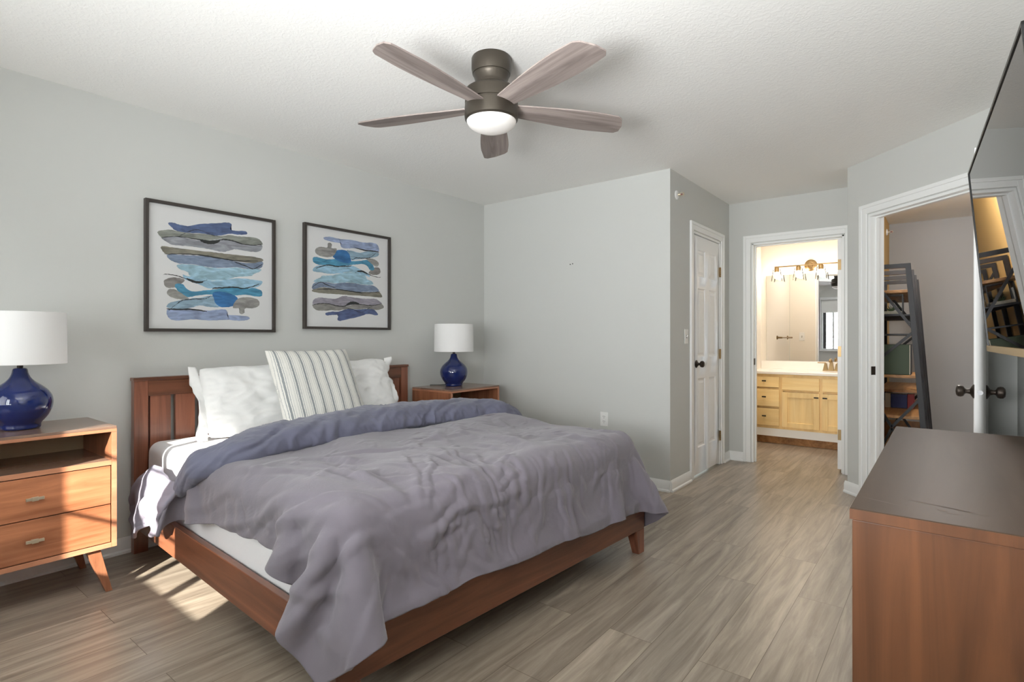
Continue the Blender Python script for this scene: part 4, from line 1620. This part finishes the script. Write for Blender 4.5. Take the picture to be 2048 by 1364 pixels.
def blade_mesh():
    n = 26
    mb = MB()
    L0, L1 = 0.075, 0.663
    out = []
    for i in range(n + 1):
        q = i / n
        r = L0 + (L1 - L0) * q
        w = 0.042 + 0.032 * math.sin(min(1, q * 1.25) * PI / 2) ** 1.2 + 0.004 * math.sin(q * PI)
        w *= 1 - 0.10 * max(0, q - 0.75) / 0.25
        out.append((r, w))
    up = [(r, w) for r, w in out]
    # slanted, slightly rounded tip
    tip = [(L1 + 0.012, 0.048), (L1 + 0.006, 0.0), (L1 - 0.02, -0.052), (L1 - 0.03, -0.06)]
    pts = [(r, w) for r, w in up[:-1]] + [(L1 - 0.006, up[-1][1] - 0.001)] + tip + [(r, -w) for r, w in reversed(up[:-2])]
    th = 0.006
    top = [mb.bm.verts.new((x, y, th / 2)) for x, y in pts]
    bot = [mb.bm.verts.new((x, y, -th / 2)) for x, y in pts]
    mb.bm.faces.new(top)
    mb.bm.faces.new(bot[::-1])
    k = len(pts)
    for i in range(k):
        j = (i + 1) % k
        mb.bm.faces.new((top[i], bot[i], bot[j], top[j]))
    bmesh.ops.triangulate(mb.bm, faces=[f for f in mb.bm.faces if len(f.verts) > 4])
    return mb


for k in range(5):
    a = R(-87.6 + 72 * k)
    b = blade_mesh().build('fan_blade', M['blade'], fan, smooth=False)
    b.rotation_mode = 'XYZ'
    b.matrix_local = Matrix.Translation((0, 0, -0.226)) @ Matrix.Rotation(a, 4, 'Z') @ Matrix.Rotation(R(-9.5), 4, 'X')
MB().lathe([(0.0, -0.216), (0.110, -0.216), (0.110, -0.236), (0.0, -0.236)], 40, cap=False).build('blade_hub', M['bronze'], fan)

# ------------------------------------------------------------------ television
tv = thing('television', 'large black television tilted down on the right wall above the dresser', 'television', (3.668, 1.44, 1.118))
tv.rotation_euler = (0, R(-4.9), R(2.4))
TL, TH_ = 1.21, 0.66
MB().box((0.0, 0.0, 0.0), (0.035, TL, TH_)).build('casing', M['bezel'], tv, 0.004)
MB().box((-0.0012, 0.010, 0.018), (0.001, TL - 0.008, TH_ - 0.008)).build('screen', M['screen'], tv)
fm = MB()
fm.box((-0.004, 0, TH_ - 0.008), (0.004, TL, TH_)).box((-0.004, 0, 0), (0.004, 0.009, TH_)).box((-0.004, TL - 0.009, 0), (0.004, TL, TH_))
fm.build('bezel', M['bezel'], tv, 0.001)
MB().box((-0.006, 0, -0.002), (0.006, TL, 0.019)).build('bezel_strip', M['tv_chin'], tv, 0.001)
mb = MB().box((0.033, 0.35, 0.12), (0.08, TL - 0.35, 0.5))
mb.build('rear_housing', M['black_metal'], tv, 0.006)
mb = MB()
for y in (0.45, 0.75):
    mb.hexa([(0.078, y, 0.16), (0.10, y, 0.16), (0.10, y + 0.03, 0.16), (0.078, y + 0.03, 0.16), (0.078, y, 0.46), (0.10, y, 0.46), (0.10, y + 0.03, 0.46), (0.078, y + 0.03, 0.46)])
mb.box((0.098, 0.40, 0.20), (0.165, 0.83, 0.30))
mb.build('wall_mount', M['black_metal'], tv)

# ------------------------------------------------------------------ dresser
dr = thing('dresser', 'long walnut dresser with scuffed top under the television', 'dresser', (3.345, 1.305, 0))
DD, DL, DH = 0.44, 1.30, 0.82
MB().box((-0.004, -0.004, DH - 0.022), (DD, DL + 0.004, DH)).build('top_panel', M['dr_top'], dr, 0.002)
MB().box((-0.004, -0.0045, DH - 0.0225), (DD - 0.001, -0.002, DH - 0.002)).build('top_edge', M['dr_side'], dr)
for y in (0.0, DL - 0.02):
    MB().box((0.0, y, 0.10), (DD - 0.004, y + 0.02, DH - 0.024)).build('side_panel', M['dr_side'], dr, 0.0015)
MB().box((0.02, 0.02, 0.10), (DD - 0.004, DL - 0.02, 0.125)).build('bottom_panel', M['dr_side'], dr)
MB().box((DD - 0.012, 0.02, 0.125), (DD - 0.004, DL - 0.02, DH - 0.024)).build('back_panel', M['ns_back'], dr)
for j in range(2):
    for k in range(3):
        y0 = 0.024 + j * 0.628
        z0 = 0.128 + k * 0.222
        f = MB().box((0.0, y0, z0), (0.02, y0 + 0.622, z0 + 0.216)).build('drawer', M['dr_side'], dr, 0.0015)
        MB().box((-0.02, y0 + 0.28, z0 + 0.10), (-0.012, y0 + 0.342, z0 + 0.112)).box((-0.013, y0 + 0.30, z0 + 0.102), (0.001, y0 + 0.322, z0 + 0.11)).build('drawer_pull', M['pull'], f, 0.001)
for x, y in ((0.05, 0.06), (0.05, DL - 0.06), (DD - 0.06, 0.06), (DD - 0.06, DL - 0.06)):
    MB().lathe([(0.014, 0), (0.026, 0.10)], 20, (x, y, 0)).build('leg', M['dr_side'], dr)
# worn scratches in the top
sc = MB()
for (x0, y0, x1, y1, w) in ((0.008, 0.10, 0.075, 0.075, 0.0016), (0.09, 0.135, 0.21, 0.10, 0.002), (0.12, 0.128, 0.185, 0.108, 0.0016), (0.135, 0.092, 0.150, 0.088, 0.004), (0.148, 0.075, 0.172, 0.074, 0.002)):
    d = Vector((x1 - x0, y1 - y0, 0)).normalized()
    s = Vector((-d.y, d.x, 0)) * w
    a, b = Vector((x0, y0, DH + 0.0003)), Vector((x1, y1, DH + 0.0003))
    sc.poly([a - s * 0.3, (a + b) / 2 - s, b - s * 0.2, b + s * 0.2, (a + b) / 2 + s, a + s * 0.3])
sc.build('scuff_mark', mat('dark_scuff', (92, 72, 60), 0.6), dr)

# ------------------------------------------------------------------ wall fittings
def plate(name, label, cat, loc, rz, kind):
    r = thing(name, label, cat, loc, rz)
    MB().box((-0.035, -0.0055, -0.057), (0.035, 0.0, 0.057)).build('cover_plate', M['white_plastic'], r, 0.002)
    if kind == 'outlet':
        for z in (-0.0195, 0.0195):
            f = MB().lathe([(0.0, 0.0), (0.0165, 0.0), (0.0165, 0.002), (0.0, 0.002)], 24, (0, -0.0072, z), 'Y', cap=False).build('receptacle', M['white_plastic'], r)
            mb = MB()
            for x, hh in ((-0.0065, 0.0055), (0.0065, 0.0045)):
                mb.box((x - 0.0012, -0.0078, z + 0.003 - hh), (x + 0.0012, -0.0071, z + 0.003 + hh))
            mb.lathe([(0.0, 0.0), (0.0024, 0.0), (0.0024, 0.0006), (0.0, 0.0006)], 12, (0, -0.0078, z - 0.0095), 'Y', cap=False)
            mb.build('slot', M['dark_slot'], f)
    else:
        MB().box((-0.007, -0.0065, -0.012), (0.007, -0.005, 0.012)).build('toggle_slot', M['dark_slot'], r)
        MB().hexa([(-0.005, -0.016, 0.002), (0.005, -0.016, 0.002), (0.005, -0.005, -0.008), (-0.005, -0.005, -0.008), (-0.004, -0.018, 0.010), (0.004, -0.018, 0.010), (0.005, -0.005, 0.008), (-0.005, -0.005, 0.008)]).build('toggle', M['white_plastic'], r)
    return r


plate('power_outlet', 'white duplex power outlet low on the wall past the bed', 'outlet', (1.305, YB, 0.50), 0, 'outlet')
plate('light_switch', 'white light switch beside the six panel door', 'light switch', (XC, 4.307, 1.174), PI / 2, 'switch')
plate('light_switch', 'white light switch in the bathroom, seen in the mirror', 'light switch', (1.90, YN + T, 1.18), PI, 'switch')


def sprinkler(label, loc, rz):
    r = thing('fire_sprinkler', label, 'sprinkler', loc, rz)
    MB().lathe([(0.0, 0.0), (0.035, 0.0), (0.034, -0.006), (0.026, -0.012), (0.016, -0.014), (0.0, -0.014)], 32, (0, 0, 0), 'Y', cap=False).build('escutcheon', M['white_plastic'], r)
    mb = MB().lathe([(0.009, -0.012), (0.009, -0.030), (0.006, -0.034)], 16, (0, 0, 0), 'Y')
    for s in (-1, 1):
        mb.tube([(0, -0.030, s * 0.009), (0, -0.042, s * 0.014), (0, -0.054, s * 0.006)], 0.0025, 6)
    mb.lathe([(0.013, -0.054), (0.013, -0.057)], 16, (0, 0, 0), 'Y')
    mb.build('sprinkler_head', M['pull'], r)
    MB().tube([(0, -0.034, 0), (0, -0.053, 0)], 0.003, 8).build('heat_bulb', M['book_red'], r)
    return r


sprinkler('white sidewall fire sprinkler high above the six panel door wall', (XC, 4.11, 2.265), PI / 2)
sprinkler('white sidewall fire sprinkler high on the tan hall wall', (2.99, 7.15, 2.30), PI / 2)
for k in range(2):
    o = MB().lathe([(0.0, 0.0), (0.0045, 0.0), (0.0045, -0.004), (0.0, -0.005)], 12, (0, 0, 0), 'Y', cap=False).build('wall_screw', M['dark_slot'])
    o.location = (1.0 - 0.022 + 0.024 * k, YB, 1.79 + 0.003 * k)
    tag(o, 'small dark screw in the bare grey wall, %s of the pair' % ('bed side one' if k == 0 else 'passage side one'), 'screw', 'screws in the bare wall')

# ------------------------------------------------------------------ bathroom: vanity, counter, mirror, light, tap, towel bar
va = thing('vanity_cabinet', 'pale maple bathroom vanity with drawers and doors', 'cabinet', (1.745, 0, 0))
VF, VW, VT = 6.50, 1.15, 0.765
MB().box((0, VF + 0.02, 0.10), (VW, YM - 0.002, VT)).build('carcass', M['maple'], va)
ff = MB()
for a, b in ((0.0, 0.04), (0.315, 0.36), (0.70, 0.745), (1.11, VW)):
    ff.box((a, VF, 0.17), (b, VF + 0.02, VT))
for a, b in ((0.04, 0.315), (0.36, 0.70), (0.745, 1.11)):
    ff.box((a, VF, VT - 0.035), (b, VF + 0.02, VT)).box((a, VF, 0.17), (b, VF + 0.02, 0.21)).box((a, VF, 0.585), (b, VF + 0.02, 0.61))
ff.build('face_frame', M['maple'], va, 0.001)
MB().box((0, VF - 0.003, 0.085), (VW, VF + 0.018, 0.17)).build('base_board', M['trim'], va, 0.002)
MB().box((0, VF + 0.06, 0.0), (VW, VF + 0.08, 0.12)).build('toe_kick', M['shelf_wood'], va)


def bin_pull(parent, x, z):
    MB().box((x - 0.021, VF - 0.040, z - 0.007), (x + 0.021, VF - 0.034, z + 0.007)).box((x - 0.007, VF - 0.036, z - 0.005), (x + 0.007, VF - 0.018, z + 0.005)).build('cabinet_pull', M['bronze'], parent, 0.001)


def slab(name, x0, x1, z0, z1, pull):
    o = MB().box((x0, VF - 0.019, z0), (x1, VF - 0.0005, z1)).build(name, M['maple_h'], va, 0.005)
    if pull:
        bin_pull(o, *pull)
    return o


for z0, z1 in ((0.62, 0.735), (0.41, 0.595), (0.20, 0.385)):
    slab('drawer', 0.03, 0.325, z0, z1, (0.175, (z0 + z1) / 2 + 0.012))
slab('false_drawer_front', 0.352, 0.712, 0.60, 0.735, None)
slab('false_drawer_front', 0.735, 1.12, 0.60, 0.735, None)


def cab_door(x0, x1, z0, z1, pull):
    mb = MB()
    f = 0.055
    y0, y1 = VF - 0.019, VF - 0.0005
    mb.box((x0, y0, z0), (x0 + f, y1, z1)).box((x1 - f, y0, z0), (x1, y1, z1)).box((x0 + f, y0, z0), (x1 - f, y1, z0 + f)).box((x0 + f, y0, z1 - f), (x1 - f, y1, z1))
    mb.box((x0 + f - 0.002, y0 + 0.010, z0 + f - 0.002), (x1 - f + 0.002, y1 - 0.001, z1 - f + 0.002))
    o = mb.build('cabinet_door', M['maple'], va, 0.002)
    bin_pull(o, *pull)


cab_door(0.352, 0.712, 0.195, 0.575, (0.685, 0.535))
cab_door(0.735, 1.12, 0.195, 0.575, (0.765, 0.535))

ct = thing('bathroom_countertop', 'white bathroom countertop with low backsplash on the vanity', 'countertop', (1.742, 0, 0))
bx, by = 0.76, VF + 0.22
cm = MB()
cm.box((0, VF - 0.03, VT), (VW + 0.003, YM - 0.001, VT + 0.03))
cm.build('counter_slab', M['counter'], ct, 0.006, seg=3)
MB().box((0, YM - 0.02, VT + 0.029), (VW + 0.003, YM - 0.001, VT + 0.125)).build('backsplash', M['counter'], ct, 0.004)
MB().lathe([(0.19, 0.0), (0.185, 0.006), (0.17, 0.004), (0.10, 0.0015), (0.0, 0.001)], 48, (bx, by - 0.04, VT + 0.029), cap=False).build('basin_rim', M['counter'], ct, angle=60)

tap = thing('bathroom_faucet', 'brass two handle faucet on the white bathroom counter', 'faucet', (1.742 + 0.76, VF + 0.43, VT + 0.0305))
MB().box((-0.082, -0.028, 0), (0.082, 0.028, 0.012)).build('base_plate', M['brass'], tap, 0.004)
mb = MB()
mb.hexa([(-0.026, -0.026, 0.011), (0.026, -0.026, 0.011), (0.026, 0.026, 0.011), (-0.026, 0.026, 0.011), (-0.013, -0.013, 0.10), (0.013, -0.013, 0.10), (0.013, 0.013, 0.10), (-0.013, 0.013, 0.10)])
mb.tube([(0, 0.0, 0.09), (0, -0.01, 0.118), (0, -0.04, 0.13), (0, -0.085, 0.122), (0, -0.105, 0.105)], 0.012, 12)
mb.build('spout', M['brass'], tap, 0.002)
for s in (-1, 1):
    x = s * 0.055
    h_ = MB().hexa([(x - 0.024, -0.024, 0.011), (x + 0.024, -0.024, 0.011), (x + 0.024, 0.024, 0.011), (x - 0.024, 0.024, 0.011), (x - 0.011, -0.011, 0.085), (x + 0.011, -0.011, 0.085), (x + 0.011, 0.011, 0.085), (x - 0.011, 0.011, 0.085)])
    h_.build('handle_base', M['brass'], tap, 0.002)
    MB().box((min(x, x + s * 0.075) - 0.004, -0.008, 0.085), (max(x, x + s * 0.075) + 0.004, 0.008, 0.096)).build('lever', M['brass'], tap, 0.003)

mi = MB().box((1.80, YM - 0.008, VT + 0.128), (2.89, YM - 0.001, 1.905)).build('wall_mirror', M['mirror'], None, 0.001)
tag(mi, 'large frameless mirror on the wall above the bathroom vanity', 'mirror')

vl = thing('vanity_light', 'brass four light bar with clear glass shades above the bathroom mirror', 'wall light', (2.275, YM, 1.995))
MB().lathe([(0.0, 0.0), (0.066, 0.0), (0.066, -0.012), (0.058, -0.02), (0.03, -0.026), (0.018, -0.06), (0.0, -0.06)], 40, (0, 0, 0), 'Y', cap=False).build('backplate', M['brass'], vl)
MB().tube([(-0.37, -0.075, 0.0), (0.37, -0.075, 0.0)], 0.0075, 12).tube([(0, -0.05, 0), (0, -0.08, 0)], 0.012, 10).build('crossbar', M['brass'], vl)
for k in range(4):
    x = -0.345 + k * 0.23
    sh = MB().lathe([(0.0, 0.006), (0.012, 0.006), (0.024, -0.012), (0.026, -0.016), (0.026, -0.058), (0.0, -0.058)], 24, (x, -0.075, 0), 'Z', cap=False).build('socket_cup', M['brass'], vl)
    MB().lathe([(0.040, -0.028), (0.060, -0.165)], 32, (x, -0.075, 0), 'Z', cap=False).lathe([(0.026, -0.028), (0.040, -0.028)], 32, (x, -0.075, 0), 'Z', cap=False).build('glass_shade', M['glass'], vl, angle=50)
    MB().lathe([(0.0, -0.058), (0.012, -0.060), (0.014, -0.072), (0.024, -0.095), (0.027, -0.112), (0.022, -0.130), (0.010, -0.139), (0.0, -0.140)], 24, (x, -0.075, 0), 'Z', cap=False).build('bulb', M['bulb'], vl, angle=80)
    light('bulb_light', 'POINT', (2.275 + x, YM - 0.075, 1.995 - 0.105), 20.0, (1.0, 0.915, 0.81), shadow_soft_size=0.03)

light('bathroom_fill_light', 'AREA', (2.3, 6.05, 2.42), 10, (1.0, 0.915, 0.81), shape='SQUARE', size=0.35)  # unseen fill added to brighten the vanity, no fixture built

tb = thing('towel_bar', 'brass towel bar on the cream bathroom wall, seen in the mirror', 'towel bar', (1.74, YN + T + 0.14, 1.165))
MB().tube([(0.055, 0.0, 0), (0.055, 0.60, 0)], 0.008, 12).build('bar', M['brass'], tb)
for y in (0.0, 0.60):
    MB().lathe([(0.0, 0.0), (0.026, 0.0), (0.026, 0.008), (0.012, 0.014), (0.011, 0.066), (0.0, 0.067)], 24, (0, y, 0), 'X', cap=False).build('mounting_post', M['brass'], tb)

# ------------------------------------------------------------------ hall: leaning ladder bookcase and what stands on it
SX = 2.992
bk = thing('ladder_bookcase', 'black metal ladder bookcase with wood shelves along the hall wall', 'bookcase', (SX, 5.17, 0))
ZT = 1.735
fy = [0.0, 0.52, 1.02, 1.52]


def frontx(z):
    return 0.29 + (ZT - z) / ZT * 0.13


for y in fy:
    mb = MB()
    mb.box((0.004, y, 0.0), (0.034, y + 0.03, ZT))
    a, b = frontx(0), frontx(ZT)
    mb.hexa([(a - 0.035, y, 0), (a, y, 0), (a, y + 0.03, 0), (a - 0.035, y + 0.03, 0), (b - 0.035, y, ZT), (b, y, ZT), (b, y + 0.03, ZT), (b - 0.035, y + 0.03, ZT)])
    mb.box((0.034, y, ZT - 0.034), (frontx(ZT) - 0.03, y + 0.03, ZT))
    mb.build('end_frame', M['black_metal'], bk, 0.001)
    if y in (fy[0], fy[2]):
        for (xa, za, xb, zb) in ((0.02, 1.66, frontx(1.23) - 0.02, 1.23), (frontx(1.21) - 0.02, 1.21, 0.02, 0.93), (0.02, 0.74, 0.17, 0.47), (frontx(0.70) - 0.02, 0.70, 0.17, 0.47), (0.17, 0.46, 0.02, 0.1), (0.17, 0.46, frontx(0.1) - 0.02, 0.1)):
            MB().bar((xa, y + 0.015, za), (xb, y + 0.015, zb), 0.012, 0.02).build('cross_brace', M['black_metal'], bk)
SHELVES = ((1.535, 0, 3), (1.345, 0, 3), (1.195, 0, 3), (0.875, 0, 1), (0.72, 1, 3), (0.56, 0, 3), (0.34, 0, 3), (0.12, 0, 3))
for z, a, b in SHELVES:
    w = frontx(z) - 0.035
    y0, y1 = fy[a] + 0.031, fy[b] - 0.001
    thin = z in (1.345, 1.195)
    s = MB().box((0.035, y0, z - (0.012 if thin else 0.022)), (w, y1, z)).build('shelf', M['shelf_wood'] if not thin else M['black_metal'], bk, 0.0015)
for z in (1.345, 1.195):
    pass

# glass terrarium on the second shelf
tr = thing('glass_terrarium', 'small black framed glass terrarium with a spiky plant on the bookcase', 'terrarium', (SX + 0.16, 5.32, 1.346))
fr = MB()
hw, hd, hh = 0.075, 0.075, 0.155
cs = [(-hw, -hd), (hw, -hd), (hw, hd), (-hw, hd)]
for i in range(4):
    a, b = cs[i], cs[(i + 1) % 4]
    fr.bar((a[0], a[1], 0), (a[0], a[1], hh), 0.005, 0.005)
    for z in (0.0025, hh):
        fr.bar((a[0], a[1], z), (b[0], b[1], z), 0.005, 0.005)
fr.build('terrarium_frame', M['black_metal'], tr)
gl = MB()
for i in range(4):
    a, b = cs[i], cs[(i + 1) % 4]
    gl.poly([(a[0], a[1], 0.003), (b[0], b[1], 0.003), (b[0], b[1], hh), (a[0], a[1], hh)])
gl.build('terrarium_glass', M['glass'], tr)
MB().box((-hw + 0.004, -hd + 0.004, 0.002), (hw - 0.004, hd - 0.004, 0.028)).build('pebbles', M['soil'], tr, 0.006)
lf = MB()
rng = random.Random(5)
for k in range(16):
    a = rng.uniform(0, 2 * PI)
    L = rng.uniform(0.045, 0.075)
    e = rng.uniform(0.5, 1.2)
    pts = [(0, 0, 0.026)]
    for q in (0.4, 0.75, 1.0):
        pts.append((math.cos(a) * L * q * math.cos(e), math.sin(a) * L * q * math.cos(e), 0.026 + L * q * math.sin(e) - 0.01 * q * q))
    lf.tube(pts, [0.004, 0.0035, 0.0022, 0.0005], 6)
lf.build('air_plant', M['leaf'], tr)

gb = thing('storage_box', 'olive green cloth storage box on the bookcase shelf', 'box', (SX + 0.165, 5.225, 0.876))
MB().box((-0.115, 0.0, 0.0), (0.115, 0.22, 0.235)).build('box_body', M['green'], gb, 0.003)
MB().box((0.115, 0.004, 0.004), (0.121, 0.216, 0.231)).build('box_trim', M['pages'], gb, 0.001)
MB().box((0.121, 0.0, 0.0), (0.124, 0.22, 0.238)).build('box_edge', M['book_black'], gb, 0.001)


def book(label, x, y, z, th, d, h, m):
    r = thing('book', label, 'book', (x, y, z), 0, 'books on the lower bookcase shelf')
    c = 0.003
    mb = MB().box((0, 0, 0), (c, d, h)).box((th - c, 0, 0), (th, d, h)).box((c, 0, 0), (th - c, c, h))
    mb.build('cover', m, r, 0.0008)
    MB().box((c, c, 0.004), (th - c, d - 0.004, h - 0.004)).build('pages', M['pages'], r)
    return r


xx = SX + 0.085
for lab, th, h, m in (('cream spined book at the wall end of the bookcase row', 0.040, 0.125, M['book_cream']), ('thick navy blue book between the cream and black ones on the bookcase', 0.115, 0.118, M['book_blue']),
                      ('red book beside the thick navy one on the bookcase', 0.045, 0.122, M['book_red'])):
    book(lab, xx, 5.76, 0.561, th, 0.15, h, m)
    xx += th + 0.002

# lamp light in the hall (fixture itself out of view)
hl = thing('ceiling_light', 'round white ceiling light in the hall', 'ceiling light', (3.55, 5.35, H))
MB().lathe([(0.0, 0.0), (0.12, 0.0), (0.12, -0.02), (0.0, -0.02)], 32, cap=False).build('light_base', M['white_plastic'], hl)
MB().lathe([(0.112, -0.018), (0.108, -0.045), (0.07, -0.075), (0.0, -0.085)], 32, cap=False).build('light_diffuser', emit('warm_diffuser', (255, 206, 140), 2.0), hl, angle=80)
light('hall_light', 'POINT', (3.45, 5.35, H - 0.14), 44, (1.0, 0.95, 0.91), shadow_soft_size=0.08)
